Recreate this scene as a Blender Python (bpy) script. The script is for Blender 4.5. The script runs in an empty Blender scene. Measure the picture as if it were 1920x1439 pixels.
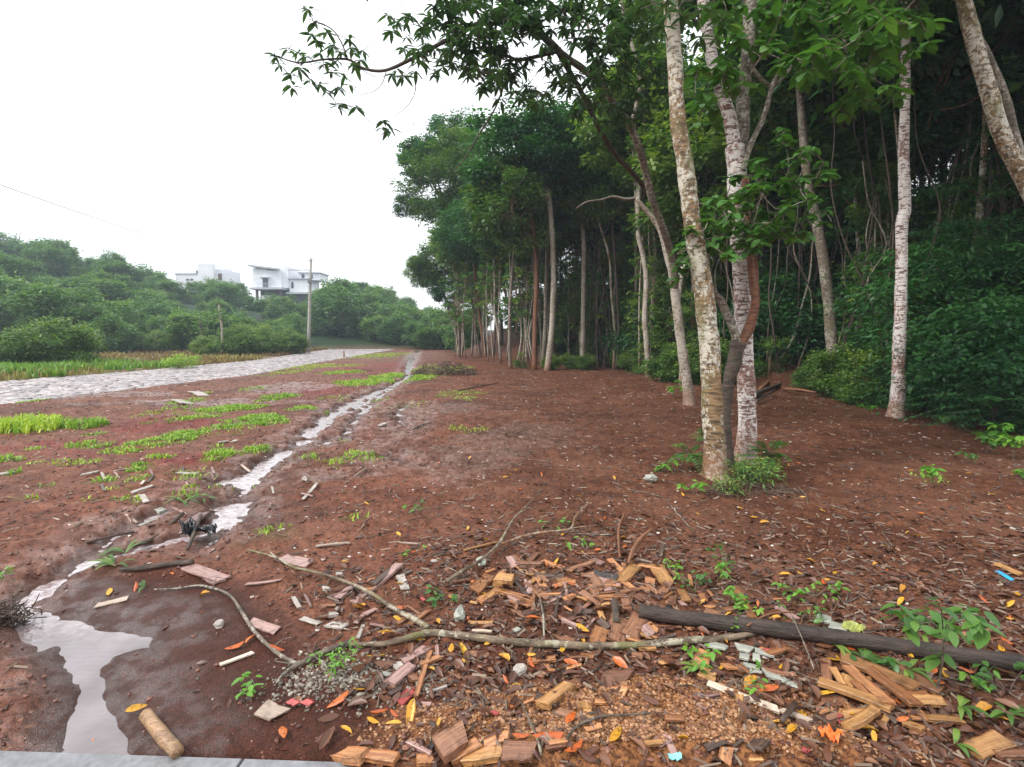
import bpy, bmesh, math, random
import numpy as np
from mathutils import Vector
R = math.radians
random.seed(7); rng = np.random.default_rng(7)
S = bpy.context.scene; COL = S.collection
# ---------------------------------------------------------------- camera
CAM_H = 1.6; PITCH = R(5.1); F = 1000.0
cd = bpy.data.cameras.new('camera'); cam = bpy.data.objects.new('camera', cd); COL.objects.link(cam)
cam.location = (0, 0, CAM_H); cam.rotation_euler = (R(90) - PITCH, 0, 0)
cd.sensor_width = 36; cd.lens = 36 * F / 1920; cd.clip_start = 0.05; cd.clip_end = 3000
S.camera = cam
# ---------------------------------------------------------------- sky: bright overcast
SUN_EL, SUN_AZ = R(46), R(-112)
w = bpy.data.worlds.new('World'); S.world = w; w.use_nodes = True
nt = w.node_tree; nt.nodes.clear()
def N(t, typ, **kw):
    n = t.nodes.new(typ)
    for k, v in kw.items():
        if k in n.inputs: n.inputs[k].default_value = v
        else: setattr(n, k, v)
    return n
sky = N(nt, 'ShaderNodeTexSky'); sky.sky_type = 'NISHITA'; sky.sun_disc = False
sky.sun_elevation = SUN_EL; sky.sun_rotation = SUN_AZ; sky.dust_density = 3; sky.altitude = 300
tc = N(nt, 'ShaderNodeTexCoord'); mp = N(nt, 'ShaderNodeMapping'); mp.inputs['Scale'].default_value = (1, 1, 2.5)
no = N(nt, 'ShaderNodeTexNoise', Scale=1.6, Detail=5.0, Roughness=0.5)
cr = N(nt, 'ShaderNodeValToRGB'); cr.color_ramp.elements[0].position = 0.3; cr.color_ramp.elements[1].position = 0.75
cr.color_ramp.elements[0].color = (8.3, 8.6, 8.9, 1); cr.color_ramp.elements[1].color = (8.9, 9.05, 9.15, 1)
mx = N(nt, 'ShaderNodeMixRGB'); mx.inputs[0].default_value = 0.9
bg = N(nt, 'ShaderNodeBackground', Strength=0.1); wo = N(nt, 'ShaderNodeOutputWorld')
L = nt.links.new
L(tc.outputs['Generated'], mp.inputs[0]); L(mp.outputs[0], no.inputs['Vector']); L(no.outputs[0], cr.inputs[0])
L(sky.outputs[0], mx.inputs[1]); L(cr.outputs[0], mx.inputs[2]); L(mx.outputs[0], bg.inputs[0]); L(bg.outputs[0], wo.inputs[0])
sd = bpy.data.lights.new('sun', 'SUN'); sd.energy = 1.5; sd.angle = R(18); sd.color = (1, .97, .92)
so = bpy.data.objects.new('sun', sd); COL.objects.link(so)
sv = Vector((math.sin(SUN_AZ) * math.cos(SUN_EL), math.cos(SUN_AZ) * math.cos(SUN_EL), math.sin(SUN_EL)))
so.rotation_euler = sv.to_track_quat('Z', 'Y').to_euler()
S.view_settings.view_transform = 'Standard'; S.view_settings.look = 'None'; S.view_settings.gamma = 1
S.view_settings.use_curve_mapping = False; S.view_settings.exposure = 1.15
S.render.engine = 'CYCLES'; cy = S.cycles
cy.max_bounces = 6; cy.diffuse_bounces = 3; cy.glossy_bounces = 2; cy.transmission_bounces = 3; cy.volume_bounces = 0
cy.transparent_max_bounces = 4; cy.use_denoising = True; cy.caustics_reflective = False; cy.caustics_refractive = False
cy.volume_step_rate = 4

# ---------------------------------------------------------------- pixel helpers (photo 1920x1439)
cp, sp = math.cos(PITCH), math.sin(PITCH)
def ray(px, py):
    X = (px - 960) / F; Z = (719.5 - py) / F
    return np.array([X, cp + Z * sp, -sp + Z * cp])
def P(px, py, Y):
    d = ray(px, py); return np.array([0, 0, CAM_H]) + d * (Y / d[1])
def G(px, py, z=0.0):
    d = ray(px, py); t = (z - CAM_H) / d[2]; return np.array([d[0] * t, d[1] * t, z])
def lin(c):
    c = np.array(c, float) / 255; return tuple(np.where(c <= .04045, c / 12.92, ((c + .055) / 1.055) ** 2.4))
# ---------------------------------------------------------------- noise
def hsh(ix, iy, s):
    n = (ix.astype(np.int64) * 374761393 + iy.astype(np.int64) * 668265263 + s * 982451653) & 0x7fffffff
    n = ((n ^ (n >> 13)) * 1274126177) & 0x7fffffff
    n = (n ^ (n >> 16)) & 0xffff
    return n / 65535.0
def vn(x, y, s=0):
    ix = np.floor(x); iy = np.floor(y); fx = x - ix; fy = y - iy
    fx = fx * fx * (3 - 2 * fx); fy = fy * fy * (3 - 2 * fy)
    a = hsh(ix, iy, s); b = hsh(ix + 1, iy, s); c = hsh(ix, iy + 1, s); d = hsh(ix + 1, iy + 1, s)
    return a + (b - a) * fx + (c - a) * fy + (a - b - c + d) * fx * fy
def fbm(x, y, f, o=3, s=0):
    r = 0; a = 1; t = 0
    for i in range(o):
        r = r + a * vn(x * f + 17.3 * i, y * f - 9.1 * i, s + i); t += a; a *= .5; f *= 2.03
    return r / t
def sm(a, b, x):
    t = np.clip((x - a) / (b - a), 0, 1); return t * t * (3 - 2 * t)
# ---------------------------------------------------------------- mesh builder
class M:
    def __init__(s): s.v = []; s.f = []; s.t = []; s.n = 0
    def add(s, v, faces, tone=0.5, mat=0):
        v = np.asarray(v, float).reshape(-1, 3)
        t = np.broadcast_to(np.asarray(tone, float), (len(v),))
        for fa in faces:
            fa = np.asarray(fa, int)
            if fa.size: s.f.append((fa + s.n, mat))
        s.v.append(v); s.t.append(t); s.n += len(v)
    def mesh(s, name, mats, smooth=True):
        me = bpy.data.meshes.new(name)
        v = np.concatenate(s.v).astype(np.float32); t = np.concatenate(s.t).astype(np.float32)
        li = np.concatenate([f.ravel() for f, m in s.f]).astype(np.int32)
        cnt = np.concatenate([np.full(len(f), f.shape[1]) for f, m in s.f]).astype(np.int32)
        mi = np.concatenate([np.full(len(f), m) for f, m in s.f]).astype(np.int32)
        st = np.concatenate([[0], np.cumsum(cnt)[:-1]]).astype(np.int32)
        me.vertices.add(len(v)); me.vertices.foreach_set('co', v.ravel())
        me.loops.add(len(li)); me.loops.foreach_set('vertex_index', li)
        me.polygons.add(len(cnt)); me.polygons.foreach_set('loop_start', st); me.polygons.foreach_set('loop_total', cnt)
        me.polygons.foreach_set('material_index', mi)
        me.polygons.foreach_set('use_smooth', np.full(len(cnt), smooth))
        a = me.attributes.new('tone', 'FLOAT', 'POINT'); a.data.foreach_set('value', t)
        for m in mats: me.materials.append(m)
        me.update(calc_edges=True); me.validate(); return me
def link(name, me, parent=None, loc=None):
    o = bpy.data.objects.new(name, me); COL.objects.link(o)
    if parent is not None: o.parent = parent
    if loc is not None: o.location = loc
    return o
def tag(o, label=None, cat=None, group=None, kind=None):
    if label: o['label'] = label
    if cat: o['category'] = cat
    if group: o['group'] = group
    if kind: o['kind'] = kind
    return o
def empty(name, loc, label, cat, group=None):
    o = bpy.data.objects.new(name, None); COL.objects.link(o); o.location = tuple(loc); o.empty_display_size = .2
    return tag(o, label, cat, group)
def smooth_path(pts, n=5):
    p = np.asarray(pts, float); out = []
    q = np.vstack([2 * p[0] - p[1], p, 2 * p[-1] - p[-2]])
    for i in range(1, len(q) - 2):
        for k in range(n):
            t = k / n
            out.append(.5 * ((2 * q[i]) + (-q[i - 1] + q[i + 1]) * t + (2 * q[i - 1] - 5 * q[i] + 4 * q[i + 1] - q[i + 2]) * t * t + (-q[i - 1] + 3 * q[i] - 3 * q[i + 1] + q[i + 2]) * t ** 3))
    out.append(p[-1]); return np.array(out)
def tube(m, pts, rad, seg=8, n=5, wob=0.0, mat=0, tone=.5, flare=0, cap=True):
    pts = np.asarray(pts, float); rad = np.asarray(rad, float)
    if rad.ndim == 0: rad = np.full(len(pts), float(rad))
    if len(rad) == 2 and len(pts) != 2:
        rad = np.linspace(rad[0], rad[1], len(pts))
    if n > 1 and len(pts) > 1:
        p = smooth_path(pts, n) if len(pts) > 2 else np.linspace(pts[0], pts[1], n + 1)
        r = np.interp(np.linspace(0, 1, len(p)), np.linspace(0, 1, len(rad)), rad)
    else: p, r = pts, rad
    T = np.gradient(p, axis=0); T /= np.linalg.norm(T, axis=1)[:, None] + 1e-9
    u = np.cross(T[0], [0.3, .9, .1]); u /= np.linalg.norm(u)
    a = np.arange(seg) / seg * 2 * math.pi; V = []
    for i in range(len(p)):
        u = u - T[i] * np.dot(u, T[i]); u /= np.linalg.norm(u) + 1e-9; b = np.cross(T[i], u)
        rr = r[i] * (1 + wob * (vn(a * 1.3 + 3, np.full(seg, i * .6), 5) - .5) * 2)
        if flare and i < 6: rr = rr * (1 + flare * math.exp(-i * .9) * (.6 + .8 * vn(a * 2.2, a * 0, 9)))
        V.append(p[i] + np.cos(a)[:, None] * u * rr[:, None] + np.sin(a)[:, None] * b * rr[:, None])
    V = np.concatenate(V); k = len(p)
    i, j = np.meshgrid(np.arange(k - 1), np.arange(seg), indexing='ij'); j2 = (j + 1) % seg
    q = np.stack([i * seg + j, i * seg + j2, (i + 1) * seg + j2, (i + 1) * seg + j], -1).reshape(-1, 4)
    fs = [q]
    if cap:
        fs.append(np.arange(seg)[::-1][None]); fs.append((np.arange(seg) + (k - 1) * seg)[None])
    m.add(V, fs, tone, mat); return p
# leaf templates: (across, along, normal)
TD = (np.array([[0, 0, 0], [.18, .45, .05], [0, 1, -.1], [-.18, .45, .05]]), [[0, 1, 2], [0, 2, 3]])
TB = (np.array([[0, 0, 0], [.30, .4, .06], [0, 1, -.12], [-.30, .4, .06]]), [[0, 1, 2], [0, 2, 3]])
def lancet(wd, curl, fold=.05):
    ys = [0, .12, .35, .65, .88, 1]; ws = [0, .55, 1, .85, .4, 0]
    v = []; f = []
    for y, x in zip(ys, ws):
        z = -curl * y * y
        v += [[-wd * x, y, z + fold * x], [0, y, z], [wd * x, y, z + fold * x]]
    for i in range(5):
        b = i * 3
        if i == 0: f += [[b + 1, b + 4, b + 3, b + 3], [b + 1, b + 5, b + 4, b + 4]]
        elif i == 4: f += [[b, b + 1, b + 4, b + 4], [b + 1, b + 2, b + 4, b + 4]]
        else: f += [[b, b + 1, b + 4, b + 3], [b + 1, b + 2, b + 5, b + 4]]
    tri = [[a, b, c] for a, b, c, d in f if c == d]; quad = [q for q in f if q[2] != q[3]]
    return (np.array(v), tri, quad)
TL = lancet(.15, .18); TW = lancet(.27, .15)
def unit(a): return a / (np.linalg.norm(a, axis=-1, keepdims=True) + 1e-9)
def leaves(m, Pp, D, U, Ls, T, tone, mat=0):
    D = unit(D); Rr = unit(np.cross(D, U)); Nn = np.cross(Rr, D); tv = T[0]
    Ls = np.broadcast_to(Ls, (len(Pp),))
    V = Pp[:, None] + Ls[:, None, None] * (tv[None, :, 0:1] * Rr[:, None] + tv[None, :, 1:2] * D[:, None] + tv[None, :, 2:3] * Nn[:, None])
    k = len(tv); off = (np.arange(len(Pp)) * k)[:, None, None]
    fs = [(np.array(f)[None] + off).reshape(-1, len(f[0])) for f in T[1:] if len(f)]
    m.add(V.reshape(-1, 3), fs, np.repeat(tone, k), mat)
# ---------------------------------------------------------------- materials
def newmat(name):
    m = bpy.data.materials.new(name); m.use_nodes = True; t = m.node_tree; b = t.nodes['Principled BSDF']; return m, t, b
def ramp(t, fac, stops):
    r = N(t, 'ShaderNodeValToRGB'); e = r.color_ramp.elements
    e[0].position, e[0].color = stops[0][0], (*stops[0][1], 1); e[1].position, e[1].color = stops[-1][0], (*stops[-1][1], 1)
    for p, c in stops[1:-1]:
        q = e.new(p); q.color = (*c, 1)
    t.links.new(fac, r.inputs[0]); return r.outputs[0]
def mixc(t, fac, a, b, mode='MIX'):
    n = N(t, 'ShaderNodeMixRGB', blend_type=mode)
    for i, x in enumerate((fac, a, b)):
        if hasattr(x, 'links') or isinstance(x, bpy.types.NodeSocket): t.links.new(x, n.inputs[i])
        else: n.inputs[i].default_value = x if i == 0 else (*x, 1)
    return n.outputs[0]
def noise(t, scale, detail=4, coord='Object', sc=None, rough=.55):
    c = N(t, 'ShaderNodeTexCoord').outputs[coord]
    if sc is not None:
        q = N(t, 'ShaderNodeMapping'); q.inputs['Scale'].default_value = sc; t.links.new(c, q.inputs[0]); c = q.outputs[0]
    n = N(t, 'ShaderNodeTexNoise', Scale=float(scale), Detail=float(detail), Roughness=rough); t.links.new(c, n.inputs['Vector']); return n.outputs[0]
def bump(t, b, h, st=.5, dist=.02):
    n = N(t, 'ShaderNodeBump', Strength=st, Distance=dist); t.links.new(h, n.inputs['Height']); t.links.new(n.outputs[0], b.inputs['Normal'])
def leafmat(name, c0, c1, c2, rough=.45, trans=.35):
    m, t, b = newmat(name); at = N(t, 'ShaderNodeAttribute', attribute_name='tone')
    oi = N(t, 'ShaderNodeObjectInfo')
    ad = N(t, 'ShaderNodeMath', operation='MULTIPLY_ADD'); t.links.new(oi.outputs['Random'], ad.inputs[0]); ad.inputs[1].default_value = .24; 
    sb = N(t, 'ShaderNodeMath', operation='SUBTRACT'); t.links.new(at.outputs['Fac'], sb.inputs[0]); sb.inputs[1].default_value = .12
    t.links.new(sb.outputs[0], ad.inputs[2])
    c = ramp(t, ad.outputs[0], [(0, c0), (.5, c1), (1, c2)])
    t.links.new(c, b.inputs['Base Color']); b.inputs['Roughness'].default_value = rough
    tr = N(t, 'ShaderNodeBsdfTranslucent'); mc = mixc(t, 1, c, (1.0, 1.15, .5), 'MULTIPLY'); t.links.new(mc, tr.inputs[0])
    ms = N(t, 'ShaderNodeMixShader'); ms.inputs[0].default_value = trans
    t.links.new(b.outputs[0], ms.inputs[1]); t.links.new(tr.outputs[0], ms.inputs[2])
    t.links.new(ms.outputs[0], t.nodes['Material Output'].inputs[0]); return m
M_LEAF = leafmat('forest_leaf', (.034, .085, .026), (.105, .205, .04), (.33, .42, .07))
M_HILL = leafmat('hill_leaf', (.035, .09, .03), (.085, .19, .045), (.20, .31, .05))
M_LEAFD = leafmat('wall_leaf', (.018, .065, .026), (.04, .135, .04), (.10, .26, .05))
M_LEAFN = leafmat('near_leaf', (.04, .105, .03), (.09, .215, .045), (.21, .35, .06), .36, .4)
M_LEAFS = leafmat('overhead_leaf', (.03, .065, .035), (.06, .125, .05), (.15, .22, .05), .4, .4)
M_LEAFB = leafmat('bright_leaf', (.07, .2, .03), (.14, .34, .04), (.3, .5, .05), .4)
M_GRASS = leafmat('grass_blade', (.10, .20, .03), (.24, .42, .05), (.48, .58, .07), .5, .3)
M_DRY = leafmat('dry_weed', (.16, .09, .045), (.28, .2, .07), (.3, .33, .1), .7, .2)
M_LITTER = leafmat('dead_leaf', (.04, .017, .011), (.115, .045, .025), (.34, .16, .08), .40, .05)
M_YEL = leafmat('yellow_leaf', (.40, .17, .02), (.64, .32, .025), (.72, .46, .05), .35, .1)
M_ORA = leafmat('orange_leaf', (.30, .06, .02), (.52, .11, .02), (.62, .20, .03), .35, .1)
for m_ in (M_YEL, M_ORA, M_LITTER):
    t_ = m_.node_tree; b_ = t_.nodes['Principled BSDF']; src = b_.inputs['Base Color'].links[0].from_socket
    t_.links.new(mixc(t_, ramp(t_, noise(t_, 7 if m_ is not M_LITTER else 30, 5, rough=.7), [(.54, (0, 0, 0)), (.62, (.75, .75, .75))]), src, (.10, .035, .012)), b_.inputs['Base Color'])
M_TWIGW = leafmat('twig_wood', (.05, .03, .02), (.11, .07, .05), (.24, .17, .12), .7, 0)
def barkmat(name, dark, midc, pale, spot, crack=.5, moss=.3, ring=3.0, foot=.6):
    m, t, b = newmat(name)
    nb = noise(t, 2.3, 3, sc=(1, 1, .6)); ns = noise(t, 24, 5, sc=(1, 1, .8), rough=.7); nr = noise(t, 11, 4, sc=(.8, .8, ring), rough=.6); nf = noise(t, 70, 2)
    base = ramp(t, nr, [(.36, dark), (.60, midc)])
    ad = N(t, 'ShaderNodeMath', operation='MULTIPLY_ADD'); t.links.new(nb, ad.inputs[0]); ad.inputs[1].default_value = .8; t.links.new(ns, ad.inputs[2])
    k = ramp(t, ad.outputs[0], [(spot, (0, 0, 0)), (spot + .035, (1, 1, 1))])
    pc = mixc(t, ramp(t, nf, [(.3, (0,) * 3), (.7, (1,) * 3)]), tuple(np.array(pale) * .72), pale)
    c = mixc(t, k, base, pc)
    c = mixc(t, ramp(t, nr, [(.42, (crack,) * 3), (.46, (0,) * 3)]), c, dark)
    mo = ramp(t, noise(t, 3.7, 5, sc=(1, 1, .5)), [(.55, (0, 0, 0)), (.68, (moss,) * 3)])
    c = mixc(t, mo, c, (.15, .14, .045))
    sx = N(t, 'ShaderNodeSeparateXYZ'); t.links.new(N(t, 'ShaderNodeTexCoord').outputs['Object'], sx.inputs[0])
    za = N(t, 'ShaderNodeMath', operation='MULTIPLY_ADD'); t.links.new(nb, za.inputs[0]); za.inputs[1].default_value = -.5; t.links.new(sx.outputs[2], za.inputs[2])
    c = mixc(t, ramp(t, za.outputs[0], [(0, (foot,) * 3), (.22, (0,) * 3)]), c, (.22, .095, .045))
    t.links.new(c, b.inputs['Base Color']); b.inputs['Roughness'].default_value = .7
    bump(t, b, mixc(t, .45, nr, ns), 1.0, .025); return m
B_LICHEN = barkmat('lichen_bark', (.075, .045, .022), (.27, .17, .08), (.60, .56, .46), .90, .7, .8)
B_WHITE = barkmat('white_bark', (.13, .06, .045), (.33, .20, .16), (.74, .68, .64), .83, 1.0, .15, 4.0)
B_STICK = barkmat('stick_bark', (.06, .045, .033), (.17, .13, .095), (.38, .34, .28), .95, .6, .3, foot=0)
B_GREY = barkmat('grey_bark', (.07, .055, .04), (.19, .15, .11), (.40, .36, .30), .95, .6, .5)
B_PALE = barkmat('pale_bark', (.14, .105, .075), (.32, .25, .185), (.50, .44, .37), .86, .6, .3, 2.5)
B_DARK = barkmat('dark_bark', (.03, .021, .015), (.085, .056, .04), (.2, .17, .13), 1.12, .5, .2, foot=0)
B_LOG = barkmat('log_bark', (.022, .015, .012), (.06, .038, .03), (.11, .085, .07), 1.02, .3, .05, 6.0, 0)
B_RED = barkmat('reddish_bark', (.09, .03, .015), (.22, .09, .045), (.4, .3, .2), 1.08, .5, .4)
def plain(name, c, rough=.6, nsc=8, var=.35, bs=.3, coord='Object', sc=None, spec=None):
    m, t, b = newmat(name); n = noise(t, nsc, 5, coord, sc)
    c = np.array(c); col = ramp(t, n, [(.3, tuple(c * (1 - var))), (.7, tuple(np.minimum(1, c * (1 + var))))])
    t.links.new(col, b.inputs['Base Color']); b.inputs['Roughness'].default_value = rough
    if bs: bump(t, b, n, bs, .01)
    return m
def woodmat(name, a, c):
    m, t, b = newmat(name)
    n = noise(t, 5, 5, sc=(1.5, 30, 30)); n2 = noise(t, 16, 5, rough=.7); n3 = noise(t, 55, 2)
    col = ramp(t, n, [(.3, a), (.7, c)])
    col = mixc(t, ramp(t, n2, [(.5, (0, 0, 0)), (.72, (.8, .8, .8))]), col, tuple(np.array(a) * .35))
    oi = N(t, 'ShaderNodeObjectInfo'); col = mixc(t, 1, col, ramp(t, oi.outputs['Random'], [(0, (.55, .5, .5)), (.5, (1, 1, 1)), (1, (1.15, 1.2, 1.25))]), 'MULTIPLY')
    t.links.new(col, b.inputs['Base Color']); b.inputs['Roughness'].default_value = .42
    bump(t, b, n, .6, .006); return m
W = {'o': woodmat('orange_wood', (.24, .092, .04), (.60, .285, .12)), 'p': woodmat('pinkish_wood', (.22, .12, .10), (.45, .28, .24)),
     'b': woodmat('brown_wood', (.14, .06, .035), (.34, .16, .085)), 'k': woodmat('charred_wood', (.018, .014, .013), (.06, .045, .04)),
     'y': woodmat('yellow_wood', (.27, .125, .045), (.56, .30, .115)), 'w': woodmat('pale_wood', (.45, .34, .26), (.7, .58, .46)),
     'r': woodmat('red_painted_wood', (.36, .05, .05), (.55, .12, .10)), 'd': woodmat('dark_wet_wood', (.05, .03, .024), (.14, .085, .06)),
     'g': plain('grey_shard', (.32, .32, .27), .5, 14, .3), 's': plain('pale_rubble', (.38, .33, .29), .6, 12, .35)}
# ================================================================ GROUND
def xy(px, py): return G(px, py)[:2]
STREAMS = []   # (points Nx2, halfwidths)
def stream(pix, hw): STREAMS.append((np.array([xy(*p) for p in pix]), np.array(hw, float)))
stream([(786, 652), (776, 668), (768, 683), (764, 697), (770, 706), (748, 718), (735, 726), (700, 739), (662, 757), (628, 777), (596, 803), (566, 830), (524, 859), (484, 885), (462, 900), (452, 926), (426, 967), (390, 1000), (329, 1015), (246, 1036), (170, 1055), (128, 1078), (82, 1105), (40, 1140), (80, 1185)],
       [.45, .35, .28, .20, .18, .15, .13, .20, .22, .24, .17, .15, .12, .11, .10, .11, .115, .12, .10, .085, .08, .075, .075, .09, .16])
stream([(735, 728), (712, 745), (690, 765), (655, 800), (640, 830)], [.06, .07, .06, .05, .02])
stream([(762, 760), (748, 775), (752, 800)], [.03, .05, .02])
stream([(728, 858), (745, 868), (790, 880)], [.02, .04, .02])
stream([(566, 832), (600, 840), (630, 822)], [.06, .04, .02])
stream([(426, 970), (445, 985), (415, 1010), (385, 1022)], [.04, .03, .04, .03])
stream([(700, 742), (690, 756), (662, 770), (640, 778)], [.1, .12, .1, .1])
stream([(300, 965), (221, 1003), (190, 1030), (150, 1058)], [.05, .08, .09, .08])
stream([(462, 900), (420, 905), (385, 918)], [.1, .05, .03])
PUD = np.array([xy(*p) for p in [(10, 1165), (66, 1157), (150, 1160), (220, 1178), (298, 1188), (285, 1212), (221, 1228), (205, 1260), (208, 1305), (228, 1345), (250, 1392), (266, 1432), (98, 1434), (105, 1385), (123, 1340), (133, 1300), (123, 1262), (103, 1240), (98, 1215), (62, 1225), (40, 1200)]])
SAND = np.array([xy(*p) for p in [(150, 1100), (330, 1085), (480, 1110), (560, 1200), (600, 1270), (700, 1330), (830, 1345), (850, 1410), (640, 1445), (60, 1445), (60, 1200)]])
def dseg(x, y, a, b):
    d = b - a; t = np.clip(((x - a[0]) * d[0] + (y - a[1]) * d[1]) / (d @ d), 0, 1)
    return np.hypot(x - a[0] - t * d[0], y - a[1] - t * d[1]), t
def sdpoly(x, y, p):
    D = np.full(x.shape, 1e9); ins = np.zeros(x.shape, bool)
    for i in range(len(p)):
        a, b = p[i], p[(i + 1) % len(p)]; D = np.minimum(D, dseg(x, y, a, b)[0])
        c = ((a[1] > y) != (b[1] > y)) & (x < (b[0] - a[0]) * (y - a[1]) / (b[1] - a[1] + 1e-12) + a[0]); ins ^= c
    return np.where(ins, -D, D)
def water_sd(x, y):
    """signed distance (m) to the water's edge, negative inside; noise-perturbed"""
    D = np.full(x.shape, 9.0)
    near = (x < 1) & (x > -14) & (y < 60) & (y > .5)
    if not near.any(): return D
    X, Y = x[near], y[near]; d = np.full(X.shape, 9.0)
    for p, hw in STREAMS:
        for i in range(len(p) - 1):
            q, t = dseg(X, Y, p[i], p[i + 1]); d = np.minimum(d, q - (hw[i] + (hw[i + 1] - hw[i]) * t) * .76)
    nz = (fbm(X, Y, 4.5, 3, 3) - .5); d = d + nz * .34 * sm(2.5, 6, Y) + np.where(Y > 2.9, (fbm(X, Y, 16, 2, 14) - .5) * .12, 0) - np.where(Y > 2.9, .02, 0) + nz * .05
    d = np.minimum(d, sdpoly(X, Y, PUD) + (fbm(X, Y, 9, 3, 8) - .5) * .07); D[near] = d; return D
CU = [-1.6, -.96, -.86, -.76, -.64, -.49, -.40, -.26, -.19, -.12, .1, 1.5]
CH = [17, 15.5, 13.5, 12.5, 8.5, 8.5, 8, 8.5, 5, 3, 3, 3]
EDGE = np.array([(11, -4), (9.4, 6), (8.6, 9), (8.3, 12), (8.8, 15), (5.6, 20.5), (4, 26.5), (0.6, 30), (-1.2, 36), (-3.6, 44), (-5.5, 62), (-7.5, 95)], float)
def forest_depth(x, y):   # metres behind the forest edge (x beyond the edge line)
    return x - np.interp(y, EDGE[:, 1], EDGE[:, 0])
def big(x, y):
    d = np.hypot(x, y); u = x / np.maximum(y, 1); u = np.where(y < 1, -1.6, u)
    h = np.interp(u, CU, CH) * sm(62, 130, d) * np.where(y > 0, 1, 0) * sm(0, 25, -x - y * .02 + 20)
    fd = forest_depth(x, y)
    h = h + sm(2, 30, fd) * 5 * sm(5, 30, y) + sm(-1.5, 4.5, fd) * 2.3 * sm(29, 38, y) * sm(80, 55, y)
    h = h + .62 * np.exp(-(((x - 8.8) / 1.5) ** 2 + ((y - 17.3) / 1.3) ** 2))
    h = h + .25 * (fbm(x, y, .12, 2, 21) - .5) * sm(22, 45, d) * sm(3, 8, np.abs(x + 14.5))
    return h
def zones(x, y):
    sand = sm(.12, -.12, sdpoly(x, y, SAND) + (fbm(x, y, 3, 3, 31) - .5) * .3)
    c = G(1180, 1400); ochre = sm(1.15, .5, np.hypot((x - c[0]) / .95, (y - c[1]) / .30) + (fbm(x, y, 5, 3, 33) - .5) * .9)
    return sand, ochre
def H(x, y, fine=True):
    x = np.asarray(x, float); y = np.asarray(y, float); sh = x.shape; x = np.atleast_1d(x); y = np.atleast_1d(y)
    d = np.hypot(x, y); h = big(x, y); w = water_sd(x, y); sand, ochre = zones(x, y)
    left = sm(1.0, -1.5, x + y * .12)
    rough = (1 - .85 * sand) * sm(70, 25, d)
    nz = .035 * fbm(x, y, 1.6, 2, 1) + .04 * (fbm(x, y, 5.5, 3, 2) ** 1.5) * (1 + .5 * left)
    if fine:
        r = 1 - np.abs(2 * fbm(x, y, 11, 3, 4) - 1); nz = nz + .022 * r * (1 + ochre) + .010 * fbm(x, y, 38, 2, 6) * sm(14, 5, d)
    nz = nz * rough + sand * (.03 * fbm(x, y, 1.8, 2, 12)) + ochre * .05
    road = sm(.5, -.3, np.maximum(ROADL(y) - x, x - ROADR(y))) 
    nz = nz * (1 - road) - .04 * road
    bank = sm(0, .16, w) if fine else sm(0, .16, w)
    h = h + nz * (.12 + .88 * bank) + .008 * bank - .045 * sm(.02, -.10, w)
    kerb = sm(KY(x) + .05, KY(x) - .02, y); h = h * (1 - kerb * (x < -.55)) - .03 * kerb * (x < -.55)
    return h.reshape(sh)
def gp(px, py, dz=0.0):
    """point on the terrain seen at a photo pixel"""
    q = G(px, py)
    for _ in range(4):
        z = float(H(q[0], q[1])); q = G(px, py, min(z, 1.2))
    q[2] = z + dz; return q
# road edges in plan: near edge (right) and far edge (left) as x(y)
RN = np.array([(-11.4, 2), (-11.8, 12.3), (-10.6, 21.3), (-11.6, 32), (-14, 64), (-16, 80), (-17, 110)], float)
RF = np.array([(-17.4, 2), (-17.7, 18.4), (-16.9, 22.9), (-16.6, 34), (-20, 53), (-23, 72.7), (-24, 90), (-24, 110)], float)
ROADR = lambda y: np.interp(y, RN[:, 1], RN[:, 0]); ROADL = lambda y: np.interp(y, RF[:, 1], RF[:, 0])
k0, k1 = G(0, 1415), G(640, 1437)
KY = lambda x: k0[1] + (np.asarray(x) - k0[0]) * (k1[1] - k0[1]) / (k1[0] - k0[0])
def blob(x, y, cx, cy, rx, ry, amp=.8, f=1.0, seed=50):
    c = G(cx, cy); rX = rx * np.hypot(c[1], 1.6) / F; rY = abs(G(cx, cy - ry)[1] - G(cx, cy + ry)[1]) / 2
    r = np.hypot((x - c[0]) / rX, (y - c[1]) / rY) + (fbm(x, y, f * 1.6, 3, seed) - .5) * amp
    return sm(1.1, .6, r)
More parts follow.
